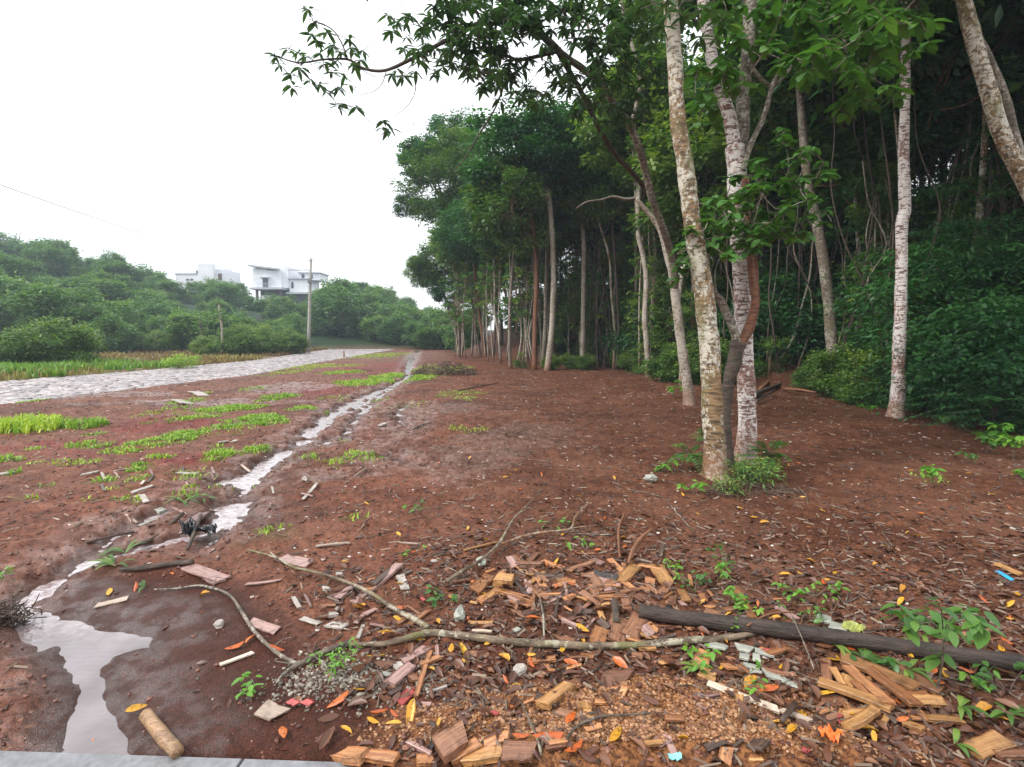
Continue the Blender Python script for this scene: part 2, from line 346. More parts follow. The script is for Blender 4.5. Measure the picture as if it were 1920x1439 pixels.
GRASS = [  # px centre, px radii, density, blade height, tone
 (430, 773, 60, 8, 1, .07, .5), (478, 795, 58, 13, 1.2, .08, .45), (395, 785, 45, 5, .8, .05, .6), (320, 832, 52, 16, .8, .07, .5), (405, 868, 30, 13, 1.3, .09, .55),
 (480, 850, 40, 13, .9, .08, .5), (262, 888, 28, 8, 1, .08, .5), (195, 912, 40, 8, .9, .07, .5), (172, 842, 35, 9, .8, .07, .5), (60, 852, 25, 5, .6, .06, .5),
 (25, 898, 15, 6, 1, .08, .5), (520, 750, 45, 6, .7, .06, .5), (565, 772, 30, 7, .9, .06, .55), (616, 777, 12, 4, 1, .05, .5), (515, 800, 30, 8, 1, .07, .5),
 (685, 720, 55, 8, 1.1, .10, .6), (735, 708, 32, 6, 1.1, .1, .6), (790, 712, 30, 9, .7, .08, .55), (640, 702, 35, 4, .8, .07, .6), (860, 742, 40, 6, .15, .06, .5),
 (648, 872, 24, 20, .25, .08, .6), (580, 868, 18, 5, .6, .06, .5), (700, 868, 25, 10, .25, .07, .5), (512, 1018, 52, 22, .33, .09, .55), (448, 1040, 25, 14, .2, .07, .5),
 (662, 986, 22, 8, .2, .06, .5), (350, 942, 40, 7, .35, .09, .4), (700, 668, 75, 6, .6, .09, .75), (580, 690, 80, 5, .35, .06, .75), (460, 920, 30, 7, .3, .06, .6),
 (100, 880, 60, 12, .15, .05, .6), (440, 812, 60, 20, .12, .05, .5), (1900, 835, 60, 18, .5, .09, .4), (1750, 905, 25, 12, .15, .07, .4), (690, 760, 30, 8, .2, .06, .5),
 (820, 695, 60, 10, .3, .1, .7)]
_gr = random.Random(8)
for _i in range(34):
    _x, _y = _gr.uniform(0, 760), _gr.uniform(730, 960)
    if _x > 620 - (_y - 760) * 1.2: _x *= .5
    GRASS.append((_x, _y, _gr.uniform(12, 45), _gr.uniform(3, 9), _gr.uniform(.08, .5), _gr.uniform(.04, .08), _gr.uniform(.35, .75)))
for _i in range(14): GRASS.append((_gr.uniform(500, 900), _gr.uniform(690, 900), _gr.uniform(15, 50), _gr.uniform(3, 9), _gr.uniform(.04, .2), .05, _gr.uniform(.4, .8)))
TALL = [(35, 812, 70, 13, .45, .17, .85), (150, 806, 55, 6, .55, .12, .4)]
def build_ground():
    ca = math.atan2(1, 0)
    th = np.concatenate([np.linspace(R(20), R(160), 950), np.linspace(R(160), R(380), 60)[1:-1]])
    r = np.concatenate([[.02, .4], np.geomspace(.9, 420, 720), [900, 2500]])
    TH, RR = np.meshgrid(th, r); x = RR * np.cos(TH); y = RR * np.sin(TH)
    z = H(x, y); k = len(th); n = len(r)
    i, j = np.meshgrid(np.arange(n - 1), np.arange(k), indexing='ij'); j2 = (j + 1) % k
    q = np.stack([i * k + j, (i + 1) * k + j, (i + 1) * k + j2, i * k + j2], -1).reshape(-1, 4)
    X, Y = x.ravel(), y.ravel(); m = M(); m.add(np.stack([X, Y, z.ravel()], 1), [q])
    me = m.mesh('ground', [ground_mat()])
    sand, ochre = zones(X, Y); w = water_sd(X, Y)
    red = np.zeros_like(X); marg = sm(.14, .0, w) * sm(40, 12, Y)
    for b in [(840, 700, 1, 1), (720, 690, 85, 14), (590, 735, 90, 16), (180, 850, 160, 22), (450, 770, 60, 12), (320, 800, 120, 20), (60, 850, 80, 16), (350, 870, 90, 12)]: red = np.maximum(red, blob(X, Y, *b, .8, .6, 61))
    gr = np.zeros_like(X)
    for b in GRASS + TALL: gr = np.maximum(gr, blob(X, Y, *b[:4], .9, 1, 50) * min(1, b[4] * .8))
    wet = sm(.5, .0, w) * .9
    for b in [(770, 800, 50, 60), (900, 860, 110, 40), (540, 730, 80, 12), (380, 760, 200, 7), (600, 905, 60, 14), (850, 770, 90, 16), (730, 870, 60, 30), (1000, 820, 90, 20), (150, 745, 180, 10)]: wet = np.maximum(wet, .8 * blob(X, Y, *b, 1.2, 1, 71))
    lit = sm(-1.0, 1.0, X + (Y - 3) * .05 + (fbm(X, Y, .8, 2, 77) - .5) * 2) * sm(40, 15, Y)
    far = sm(-.3, .4, ROADL(Y) - X)  # field beyond road
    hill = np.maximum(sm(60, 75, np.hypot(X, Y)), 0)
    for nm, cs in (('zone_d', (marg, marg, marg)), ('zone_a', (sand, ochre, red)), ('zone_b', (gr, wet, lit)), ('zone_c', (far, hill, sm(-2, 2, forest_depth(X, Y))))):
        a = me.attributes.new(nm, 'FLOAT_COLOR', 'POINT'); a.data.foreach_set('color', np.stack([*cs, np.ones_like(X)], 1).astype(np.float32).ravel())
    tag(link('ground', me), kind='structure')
def ground_mat():
    m, t, b = newmat('soil')
    def att(nm):
        a = N(t, 'ShaderNodeAttribute', attribute_name=nm); s = N(t, 'ShaderNodeSeparateColor'); t.links.new(a.outputs['Color'], s.inputs[0]); return s.outputs
    A, Bz, Cz = att('zone_a'), att('zone_b'), att('zone_c')
    n0 = noise(t, .9, 4); n1 = noise(t, 6, 5, rough=.65); n2 = noise(t, 45, 4, rough=.7); n3 = noise(t, 170, 2)
    v = N(t, 'ShaderNodeTexVoronoi', Scale=38.0); t.links.new(N(t, 'ShaderNodeTexCoord').outputs['Object'], v.inputs['Vector'])
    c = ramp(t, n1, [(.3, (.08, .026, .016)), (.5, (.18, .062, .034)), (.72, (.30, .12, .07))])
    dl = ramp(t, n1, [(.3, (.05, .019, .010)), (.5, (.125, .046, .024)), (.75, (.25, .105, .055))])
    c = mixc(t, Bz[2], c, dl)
    c = mixc(t, A[2], c, ramp(t, n1, [(.3, (.14, .022, .015)), (.7, (.26, .06, .042))]))
    c = mixc(t, ramp(t, n0, [(.42, (0, 0, 0)), (.68, (.65, .65, .65))]), c, (.22, .10, .062))
    c = mixc(t, ramp(t, noise(t, .55, 5, rough=.6), [(.5, (0, 0, 0)), (.62, (.6, .6, .6))]), c, (.065, .024, .014))
    c = mixc(t, A[0], c, ramp(t, n3, [(.3, (.03, .010, .007)), (.7, (.11, .038, .024))]))
    c = mixc(t, A[1], c, ramp(t, n2, [(.3, (.13, .048, .018)), (.65, (.36, .155, .06))]))
    f = mixc(t, 1, Bz[0], ramp(t, n2, [(.4, (.2, .2, .2)), (.6, (.85, .85, .85))]), 'MULTIPLY'); c = mixc(t, f, c, (.12, .17, .045))
    c = mixc(t, Cz[0], c, ramp(t, n1, [(.35, (.14, .085, .04)), (.65, (.2, .17, .07))]))
    c = mixc(t, Cz[1], c, ramp(t, n1, [(.4, (.012, .03, .012)), (.6, (.03, .07, .02))]))
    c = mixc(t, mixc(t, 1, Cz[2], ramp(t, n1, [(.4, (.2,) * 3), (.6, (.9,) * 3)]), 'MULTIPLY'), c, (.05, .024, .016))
    sp_ = ramp(t, v.outputs['Distance'], [(.10, (1, 1, 1)), (.16, (0, 0, 0))]); sk = ramp(t, noise(t, 11, 2), [(.55, (0, 0, 0)), (.62, (.8, .8, .8))])
    c = mixc(t, mixc(t, 1, sp_, sk, 'MULTIPLY'), c, (.36, .22, .16))
    c = mixc(t, ramp(t, n2, [(.42, (.55,) * 3), (.52, (0, 0, 0))]), c, (.025, .012, .008))
    c = mixc(t, mixc(t, 1, ramp(t, att('zone_d')[0], [(.2, (0,) * 3), (.9, (.6,) * 3)]), (1, 1, 1), 'MULTIPLY'), c, (.045, .019, .013))
    t.links.new(c, b.inputs['Base Color']); t.links.new(ramp(t, mixc(t, 1, Bz[1], ramp(t, n1, [(.44, (.15,) * 3), (.6, (1, 1, 1))]), 'MULTIPLY'), [(0, (.12,) * 3), (.7, (.9,) * 3)]), b.inputs['Specular IOR Level'])
    w_ = mixc(t, 1, Bz[1], ramp(t, n1, [(.44, (.15,) * 3), (.6, (1, 1, 1))]), 'MULTIPLY')
    rg = ramp(t, w_, [(0, (.62,) * 3), (.4, (.42,) * 3), (1, (.14,) * 3)])
    rg = mixc(t, ramp(t, noise(t, 3, 3), [(.45, (0, 0, 0)), (.7, (.45,) * 3)]), rg, (.3, .3, .3))
    t.links.new(rg, b.inputs['Roughness'])
    hh = mixc(t, .5, n2, n3); hh = mixc(t, .35, hh, n1); bump(t, b, hh, .8, .03); return m
build_ground()
# ---- water: stream and puddle
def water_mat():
    m, t, b = newmat('muddy_water_painted_sheen'); at = N(t, 'ShaderNodeAttribute', attribute_name='tone'); t.links.new(mixc(t, at.outputs['Fac'], ramp(t, noise(t, 3, 3), [(.35, (.10, .07, .065)), (.65, (.20, .16, .165))]), ramp(t, noise(t, 18, 4), [(.35, (.20, .13, .12)), (.62, (.46, .40, .41))])), b.inputs['Base Color']); b.inputs['Roughness'].default_value = .05  # muddy base colour also carries a painted pale sky reflection, stronger along the rills
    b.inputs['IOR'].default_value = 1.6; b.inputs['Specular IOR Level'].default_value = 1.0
    wv = N(t, 'ShaderNodeTexWave', Scale=9.0, Distortion=7.0, Detail=2.0); wv.wave_type = 'RINGS'
    t.links.new(N(t, 'ShaderNodeTexCoord').outputs['Object'], wv.inputs[0])
    h = mixc(t, .75, wv.outputs[1], noise(t, 16, 3)); bump(t, b, h, .12, .02); return m
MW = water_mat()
def ribbon(name, p, hw, z, lab=None):
    q = smooth_path(p, 6); w_ = np.interp(np.linspace(0, 1, len(q)), np.linspace(0, 1, len(hw)), hw) + .22
    T = np.gradient(q, axis=0); T = unit(T); Nn = np.stack([-T[:, 1], T[:, 0]], 1)
    V = np.concatenate([np.c_[q - Nn * w_[:, None], np.full(len(q), z)], np.c_[q + Nn * w_[:, None], np.full(len(q), z)]])
    k = len(q); i = np.arange(k - 1); m = M(); m.add(V, [np.stack([i, i + k, i + k + 1, i + 1], 1)])
    tag(link(name, m.mesh(name, [MW]), None), kind='structure')
ms = M(); m_z = -.012
# one flat sheet under the terrain surface: it shows only where the bed is carved
bounds = (-15.5, .6, 1.5, 62)
V = np.array([[-15, 1.95, m_z], [.6, 1.95, m_z], [.6, 62, m_z], [-15, 62, m_z]])
def water_sheet():
    # follow the courses with a ribbon mask so the sheet stays local
    g = np.arange(-15, .8, .12); xs = g; ys = np.concatenate([np.arange(1.84, 6, .06), np.geomspace(6.03, 62, 340)])
    X, Y = np.meshgrid(xs, ys); w_ = water_sd(X, Y) < .16; m = M(); k = len(xs)
    i, j = np.nonzero(w_[:-1, :-1] | w_[1:, 1:] | w_[:-1, 1:] | w_[1:, :-1]); q = np.stack([i * k + j, i * k + j + 1, (i + 1) * k + j + 1, (i + 1) * k + j], 1)
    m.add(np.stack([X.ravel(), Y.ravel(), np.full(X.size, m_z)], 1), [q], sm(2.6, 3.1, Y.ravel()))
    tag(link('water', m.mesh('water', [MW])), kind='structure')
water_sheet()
# ---- cobbled road: every stone a block in one mesh
def road():
    m = M(); y = 3.0; row = 0; V = []; T = []
    while y < 80:
        pitch = .21 if y < 40 else .26
        yy = y; xl, xr = float(ROADL(yy)), float(ROADR(yy)); n = int((xr - xl) / (.27 if y < 40 else .3)); off = random.random() * .25
        for i in range(n):
            x0 = xl + (i + off) * (xr - xl) / n; wx = (xr - xl) / n
            a = np.array([[0, 0], [1, 0], [1, 1], [0, 1]], float); jit = rng.uniform(-.10, .10, (4, 2))
            q = np.c_[x0 + (a[:, 0] * .9 + .05 + jit[:, 0]) * wx, yy + (a[:, 1] * .88 + .06 + jit[:, 1]) * pitch]
            c = q.mean(0); h = .02 + random.random() * .028; tl = rng.uniform(-.014, .014, 2) / .12
            lo = np.c_[q, np.full(4, -.06)]; s1 = np.c_[c + (q - c) * .97, h - .018 + (q - c) @ tl]; s2 = np.c_[c + (q - c) * .72, h + (q - c) @ tl]
            V.append(np.vstack([lo, s1, s2])); T.append(np.full(12, random.random()))
        y += pitch; row += 1
    n = len(V); V = np.vstack(V); T = np.concatenate(T); fs = []
    for r0 in (0, 4):
        for k in range(4): fs.append([r0 + k, r0 + (k + 1) % 4, r0 + 4 + (k + 1) % 4, r0 + 4 + k])
    fs.append([8, 9, 10, 11]); Fq = (np.array(fs)[None] + (np.arange(n) * 12)[:, None, None]).reshape(-1, 4)
    m.add(V, [Fq], T)
    mt, t, b = newmat('wet_cobbles'); at = N(t, 'ShaderNodeAttribute', attribute_name='tone')
    c = ramp(t, at.outputs['Fac'], [(0, (.16, .14, .145)), (.5, (.30, .26, .26)), (1, (.44, .37, .35))])
    n_ = noise(t, 7, 4); c = mixc(t, ramp(t, n_, [(.5, (0,) * 3), (.8, (.6,) * 3)]), c, (.24, .12, .09)); t.links.new(c, b.inputs['Base Color'])
    b.inputs['Roughness'].default_value = .3; bump(t, b, noise(t, 22, 3), .5, .02)
    tag(link('road', m.mesh('road', [mt], False)), kind='structure')
road()
# ---- kerb / concrete slab edge at the bottom
def kerb():
    m = M(); a, b_ = np.array([-9.0, float(KY(-9))]), np.array([-.56, float(KY(-.56))]); d = unit(b_ - a); n = np.array([d[1], -d[0]])
    s = 0.0; Lt = np.linalg.norm(b_ - a)
    while s < Lt:
        l = min(1.0, Lt - s); p = a + d * (s + .004); q = a + d * (s + l - .004); z = .022
        r = [p, q, q + n * .55, p + n * .55]; c = sum(r) / 4
        lo = [[*v, -.1] for v in r]; s1 = [[*v, z - .008] for v in r]; s2 = [[*(c + (v - c) * np.array([.992, .975])), z] for v in r]
        f = [[k, (k + 1) % 4, 4 + (k + 1) % 4, 4 + k] for k in range(4)] + [[4 + k, 4 + (k + 1) % 4, 8 + (k + 1) % 4, 8 + k] for k in range(4)] + [[8, 9, 10, 11]]
        m.add(np.array(lo + s1 + s2), [f]); s += 1.0
    tag(link('kerb', m.mesh('kerb', [plain('kerb_concrete', (.19, .19, .20), .4, 30, .25, .5)], False)), kind='structure')
kerb()
# ---- grass
def blades(m, X, Y, h, tone, wscale=1.0, lean=.5):
    n = len(X); Z = H(X, Y) - .004; a = rng.uniform(0, 6.28, n); ln = np.abs(rng.normal(0, lean, n)) * h
    d = np.hypot(X, Y); w_ = (.0025 + .0007 * d) * wscale
    dx, dy = np.cos(a), np.sin(a); px_, py_ = -dy * w_, dx * w_
    b0 = np.stack([X - px_, Y - py_, Z], 1); b1 = np.stack([X + px_, Y + py_, Z], 1)
    mx_, my_ = X + dx * ln * .35, Y + dy * ln * .35; zm = Z + h * .6
    c0 = np.stack([mx_ - px_ * .8, my_ - py_ * .8, zm], 1); c1 = np.stack([mx_ + px_ * .8, my_ + py_ * .8, zm], 1)
    t_ = np.stack([X + dx * ln, Y + dy * ln, Z + h * (1 - .25 * np.minimum(1, ln / h))], 1)
    V = np.stack([b0, b1, c1, c0, t_], 1).reshape(-1, 3); o = (np.arange(n) * 5)[:, None]
    m.add(V, [o + np.array([[0, 1, 2, 3]]), o + np.array([[3, 2, 4]])], np.repeat(tone, 5))
def fill(m, b, dens, cap, lean=.5, ws=1.0, amp=.9):
    cx, cy, rx, ry, dn, h, tn = b; c = G(cx, cy); rX = rx * np.hypot(c[1], 1.6) / F * 1.4; y0, y1 = G(cx, cy + ry * 1.4)[1], G(cx, cy - ry * 1.4)[1]
    n = int(min(cap, 4 * rX * (y1 - y0) / 2 * dens * dn)); X = rng.uniform(c[0] - rX, c[0] + rX, n); Y = rng.uniform(y0, y1, n)
    k = (blob(X, Y, cx, cy, rx, ry, amp, 1, 50) > rng.uniform(.1, .9, n)) & (water_sd(X, Y) > .03) & (fbm(X, Y, 7, 2, 91) > .40); X, Y = X[k], Y[k]
    blades(m, X, Y, (.68 if h < .12 else 1) * h * rng.uniform(.3, 1.35, len(X)) * (.5 + blob(X, Y, cx, cy, rx, ry, amp, 1, 50) * .6), np.clip(tn + rng.normal(0, .22, len(X)), 0, 1), ws, lean)
m = M()
for b in GRASS:
    c = G(b[0], b[1]); fill(m, b, 4600 / (1 + c[1] * .12), 7000, 1.1, 1.0, 1.7)
tag(link('grass', m.mesh('grass', [M_GRASS])), 'short bright green grass growing in patches on the red soil', 'grass', kind='stuff')
m = M()
for b in TALL: fill(m, b, 3500, 9000, .7, 1.3, .7)
tag(link('tall_grass', m.mesh('tall_grass', [M_GRASS])), 'tall yellow and green grass clump at the left edge before the road', 'grass', kind='stuff')
m = M()
n = 26000; Y = 14 + 52 * rng.random(n) ** 1.3; X = ROADL(Y) - .15 - rng.random(n) ** 1.5 * 22
k = (fbm(X, Y, .5, 3, 95) > .42); X, Y = X[k], Y[k]; gk = np.clip(fbm(X, Y, .25, 2, 96) * 1.2 - .25 + (Y < 24) * .2, 0, 1)
blades(m, X, Y, (.07 + .30 * rng.random(len(X)) ** 2), np.clip(gk + rng.normal(0, .2, len(X)), 0, 1) * .9, 1.6, .35)
tag(link('weeds', m.mesh('weeds', [M_DRY])), 'dry brown weeds and stalks in the field beyond the cobbled road', 'weeds', kind='stuff')
m = M()
n = 14000; Y = 15 + 13 * rng.random(n); X = ROADL(Y) - .1 - rng.random(n) * 9
k = (X / Y < -.74 + .14 * rng.random(n)) & (fbm(X, Y, .7, 2, 97) > .4); X, Y = X[k], Y[k]
blades(m, X, Y, .2 + .3 * rng.random(len(X)), np.clip(.25 + rng.normal(0, .15, len(X)), 0, 1), 1.5, .5)
tag(link('meadow_grass', m.mesh('meadow_grass', [M_GRASS])), 'green meadow grass along the far side of the cobbled road', 'grass', kind='stuff')
WHERE = [(850, 'at the road end of the forest'), (880, 'behind the rooted tree'), (905, 'behind the brown stem on the bank'), (935, 'behind the leaning thin bank trunk'), (965, 'behind the slim ivy-grey trunk'), (1010, 'behind the orange-based trunk'), (1050, 'behind the pale bowed trunk'), (1105, 'behind the lone straight pale tree'), (1150, 'behind the lichen-spotted thin tree'), (1195, 'behind the smooth brown trunk'), (1250, 'behind the smooth curving trunk'), (1290, 'behind the leaning tree'), (1340, 'right of the leaning tree foot'), (1390, 'behind the front clump'), (1440, 'just right of the front clump'), (1520, 'behind the soil mound'), (1620, 'behind the vine-wrapped trunk'), (1740, 'behind the lone white trunk'), (1850, 'right of the lone white trunk'), (9999, 'at the right edge of the photo')]
def where(x, y):
    px = 960 + 1000 * x / y
    return next(b for a, b in WHERE if px < a)
def shade(m): return {'grey_bark': 'grey', 'pale_bark': 'pale', 'lichen_bark': 'lichen-spotted', 'dark_bark': 'dark', 'reddish_bark': 'reddish', 'twig_wood': 'brown', 'white_bark': 'white'}[m.name]
def farness(y): return 'close' if y < 16 else 'second-row' if y < 24 else 'distant' if y < 40 else 'farthest'
# ================================================================ TREES
def rdir(n, zb=0.0, zs=1.0):
    a = rng.uniform(0, 6.283, n); z = rng.normal(zb, zs * .5, n); return unit(np.stack([np.cos(a), np.sin(a), z], 1))
def clump_leaves(m, C, rad, nper, Lf, T, tone_c, flat=.6, zb=-.35):
    """C (n,3) clump centres, rad (n,) radii"""
    n = len(C); q = rng.normal(0, .5, (n * nper, 3)); q[:, 2] = np.abs(q[:, 2]) * flat * np.sign(rng.random(n * nper) - .28)
    rr = np.repeat(rad, nper)[:, None]; Pp = np.repeat(C, nper, 0) + q * rr
    D = unit(q * [1, 1, .6] + rdir(n * nper, zb, .8) * .6); U = rdir(n * nper, 1.6, .6)
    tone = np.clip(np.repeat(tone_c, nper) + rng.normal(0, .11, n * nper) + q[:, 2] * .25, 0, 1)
    leaves(m, Pp, D, U, Lf * rng.uniform(.65, 1.2, n * nper), T, tone)
def crown_mesh(name, seed, R_, Hz, nc, nper, Lf, T, mats, flat=.6, trunk_r=.06, lower=-1, limbs=14, crad=.42, egg=0.0):
    """crown round the origin; the trunk comes up from below along z"""
    global rng; keep = rng; rng = np.random.default_rng(seed); m = M()
    a = rng.uniform(0, 6.283, nc); u = rng.uniform(-1, 1, nc); s = np.sqrt(1 - u * u); k = rng.uniform(.45, 1.0, nc) ** .6
    lob = .72 + .5 * vn(np.cos(a) * 1.6 + seed, np.sin(a) * 1.6 + u * 1.5, seed)
    C = np.stack([np.cos(a) * s * R_ * k * lob, np.sin(a) * s * R_ * k * lob, u * Hz * k * lob], 1)
    C[:, :2] *= (1 - egg * (C[:, 2:3] / Hz))
    rad = rng.uniform(.6, 1.25, nc) * R_ * crad
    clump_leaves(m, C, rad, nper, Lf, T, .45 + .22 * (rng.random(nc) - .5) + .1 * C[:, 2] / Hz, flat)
    idx = np.argsort(-np.linalg.norm(C, axis=1))[:limbs]
    for i in idx:
        e = C[i]; b0 = np.array([0, 0, -Hz * (.9 - .5 * rng.random()) if e[2] < 0 else -Hz * .5 * rng.random()]); md = (b0 + e) / 2 + [0, 0, -.12 * R_]
        tube(m, [b0, md, e], [trunk_r * .5, trunk_r * .12], 5, 3, mat=1, cap=False)
    tube(m, [[0, 0, -Hz * .45], [.05 * R_, .03, 0], [-.03, .05 * R_, Hz * .7]], [trunk_r * .5, trunk_r * .25], 6, 3, mat=1, cap=False)
    rng = keep; return m.mesh(name, mats)
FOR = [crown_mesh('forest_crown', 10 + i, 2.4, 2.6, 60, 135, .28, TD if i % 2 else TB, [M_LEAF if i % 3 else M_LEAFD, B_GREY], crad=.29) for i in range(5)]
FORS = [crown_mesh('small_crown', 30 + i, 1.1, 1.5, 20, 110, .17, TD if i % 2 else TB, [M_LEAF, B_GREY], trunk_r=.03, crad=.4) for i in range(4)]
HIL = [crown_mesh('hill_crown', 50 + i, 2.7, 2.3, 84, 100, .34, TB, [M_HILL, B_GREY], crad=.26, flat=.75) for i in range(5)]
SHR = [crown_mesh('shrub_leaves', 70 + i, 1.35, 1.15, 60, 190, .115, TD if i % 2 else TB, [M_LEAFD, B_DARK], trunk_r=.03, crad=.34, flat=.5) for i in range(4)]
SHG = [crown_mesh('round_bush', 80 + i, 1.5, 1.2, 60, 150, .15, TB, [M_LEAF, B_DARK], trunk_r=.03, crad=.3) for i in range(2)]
BUSHY = crown_mesh('yellow_bush', 88, .8, .4, 26, 60, .10, TB, [M_GRASS, B_DARK], trunk_r=.02)
def fern_mesh(seed, nf, Lf, leaflet, mat=M_LEAFD):
    global rng; keep = rng; rng = np.random.default_rng(seed); m = M(); PP, DD, UU, LL, TT = [], [], [], [], []
    for i in range(nf):
        a = rng.uniform(0, 6.283); el = rng.uniform(.1, 1.2); l = Lf * rng.uniform(.6, 1.1); h0 = rng.uniform(0, .5) * Lf; t = np.linspace(0, 1, 12); tn = rng.random() * .5 + .25
        rr = l * t * math.cos(el); z = h0 + l * (t * math.sin(el) - .45 * t * t)
        p = np.stack([rr * math.cos(a), rr * math.sin(a), z], 1); tube(m, p, [.006, .002], 3, 1, mat=1, cap=False)
        T = unit(np.gradient(p, axis=0)); sd_ = unit(np.cross(T, [0, 0, 1]))
        for s in (-1, 1):
            for kk in range(2, 12):
                PP.append(p[kk]); DD.append(sd_[kk] * s + T[kk] * .5 - np.array([0, 0, .15])); UU.append([0, 0, 1]); LL.append(leaflet * (1.1 - abs(t[kk] - .45))); TT.append(tn)
    leaves(m, np.array(PP), np.array(DD), np.array(UU) + rng.normal(0, .25, (len(PP), 3)), np.array(LL), TD, np.clip(np.array(TT) + rng.normal(0, .08, len(TT)), 0, 1))
    rng = keep; return m.mesh('fern_fronds', [mat, B_DARK])
LAY = []
for i in range(3):
    _k = rng; rng = np.random.default_rng(300 + i); m = M(); nl = 17
    for j in range(nl):
        a_ = rng.uniform(0, 6.283); r_ = rng.uniform(.4, 1.7); c_ = np.array([r_ * math.cos(a_), r_ * math.sin(a_), rng.uniform(-1.4, 1.4)]); n_ = 210
        q_ = np.stack([rng.normal(0, .42, n_), rng.normal(0, .34, n_), rng.normal(0, .035, n_)], 1); q_[:, 2] -= .28 * (q_[:, 0] ** 2 + q_[:, 1] ** 2)
        leaves(m, c_ + q_, unit(q_ * [1, 1, 0] + rdir(n_, -.5, .4) * .5), rdir(n_, 3, .4), rng.uniform(.07, .14, n_), TD, np.clip(.3 + .4 * rng.random() + rng.normal(0, .1, n_), 0, 1))
        tube(m, [[0, 0, c_[2] - .5], c_ * [.5, .5, 1] - [0, 0, .1], c_], [.02, .006], 4, 3, mat=1, cap=False)
    tube(m, [[0, 0, -1.8], [0, .05, 1.3]], [.04, .015], 5, 3, mat=1, cap=False); rng = _k; LAY.append(m.mesh('layered_crown', [M_LEAFD, B_DARK]))
FERN = [fern_mesh(90 + i, 46, 1.3, .16) for i in range(3)]
FERNS = [fern_mesh(95 + i, 12, .5, .10, M_LEAFN) for i in range(2)]
def trunk_from_px(name, px, wpx, Y, bark, parent, seg=12, n=6, wob=.10, flare=.35, dY=None, base=True):
    pts = []
    for i, (x, y) in enumerate(px):
        yy = Y + (dY[i] if dY is not None else 0); pts.append(P(x, y, yy))
    pts = np.array(pts)
    if base: pts[0, 2] = float(H(pts[0, 0], pts[0, 1])) - .06
    r = np.interp(np.linspace(0, 1, len(px)), np.linspace(0, 1, len(wpx)), wpx) * .5 * Y / F
    m = M(); o0 = np.array(parent.location) if parent is not None else 0
    pp = tube(m, pts - o0, r, seg, n, wob, flare=flare); o = link(name, m.mesh(name, [bark]), parent); return o, pts, pp + o0
def ybase(px, py): return float(gp(px, py)[1])
def place(me, name, parent, wpos, scale, rot=None):
    o = link(name, me, parent); o.location = tuple(np.array(wpos) - np.array(parent.location)) if parent is not None else tuple(wpos)
    o.scale = (scale,) * 3 if np.ndim(scale) == 0 else scale; o.rotation_euler = (0, 0, random.random() * 6.28 if rot is None else rot); return o
# whorled big leaves used on near trees
def whorl(m, c, n, Lf, T=TL, up=.15, tone=.4, mat=0):
    a = np.arange(n) * 2.4 + random.random() * 6; z = rng.uniform(-.75, up, n)
    D = np.stack([np.cos(a), np.sin(a), z], 1); U = np.stack([rng.normal(0, .25, n), rng.normal(0, .25, n), np.ones(n)], 1)
    leaves(m, np.repeat(np.array(c)[None], n, 0) + rng.normal(0, .012, (n, 3)), D, U, Lf * rng.uniform(.6, 1.1, n), T, np.clip(tone + rng.normal(0, .1, n), 0, 1), mat)
# ---- the cluster of three stems in front
YA, YB, YC = ybase(1340, 897), ybase(1398, 866), ybase(1368, 874)
def rootpt(px, py): g = gp(px, py); return g
g = rootpt(1340, 895); tA = empty('tree', g, 'thick leaning trunk with ochre and white lichen, front of the clump of trees', 'tree', 'trees of the front clump')
trunk_from_px('trunk', [(1342, 897), (1337, 790), (1331, 660), (1318, 540), (1301, 430), (1287, 330), (1271, 220), (1264, 100), (1257, 0), (1250, -160)], [41.0, 38.5, 36.1, 34.4, 31.2, 29.5, 27.1, 26.2, 24.6, 23.0], YA, B_LICHEN, tA, 20, 9, .10, .8)
g = rootpt(1398, 866); tB = empty('tree', g, 'straight trunk with white flaking bark that forks high up, behind the lichen trunk', 'tree', 'trees of the front clump')
trunk_from_px('trunk', [(1398, 868), (1401, 760), (1394, 620), (1392, 520), (1386, 430), (1382, 340), (1378, 275)], [37.7, 31.2, 31.2, 32.8, 32.8, 32.8, 31.2], YB, B_WHITE, tB, 20, 9, .08, .7)
trunk_from_px('limb', [(1379, 285), (1366, 215), (1352, 170), (1335, 110), (1318, 0), (1300, -160)], [24.6, 22.1, 19.7, 18.0], YB, B_WHITE, tB, 14, 6, .08, 0, base=False)
trunk_from_px('limb', [(1384, 300), (1392, 240), (1394, 190), (1402, 110), (1406, 0), (1410, -160)], [24.6, 23.0, 22.1, 19.7], YB + .1, B_GREY, tB, 14, 6, .08, 0, base=False)
trunk_from_px('limb', [(1392, 320), (1408, 270), (1432, 220), (1448, 162), (1464, 127)], [11, 9, 6], YB - .1, B_GREY, tB, 8, 5, .1, 0, base=False)
g = rootpt(1368, 874); tC = empty('tree', g, 'thin twisted dark stem forking in a V between the two big trunks', 'tree', 'trees of the front clump')
trunk_from_px('trunk', [(1368, 874), (1360, 800), (1364, 730), (1374, 690), (1385, 642)], [20, 19, 21, 24, 26], YC, B_DARK, tC, 10, 6, .2)
trunk_from_px('limb', [(1384, 650), (1372, 610), (1352, 565), (1336, 545), (1326, 500), (1330, 440)], [17, 14, 11, 8], YC, B_GREY, tC, 8, 5, .12, 0, base=False)
for k, (ox, ww) in enumerate(((0, 12), (7, 7), (-5, 6))):
    trunk_from_px('vine' if k else 'limb', [(1386 + ox * .3, 650), (1403 + ox, 615), (1415 + ox * .6, 570), (1411 + ox, 520), (1408 + ox, 470), (1402, 400), (1396 + ox, 330)], [ww + 4, ww, ww * .7], YC + .05 * k, B_RED, tC, 8, 6, .2, 0, base=False)
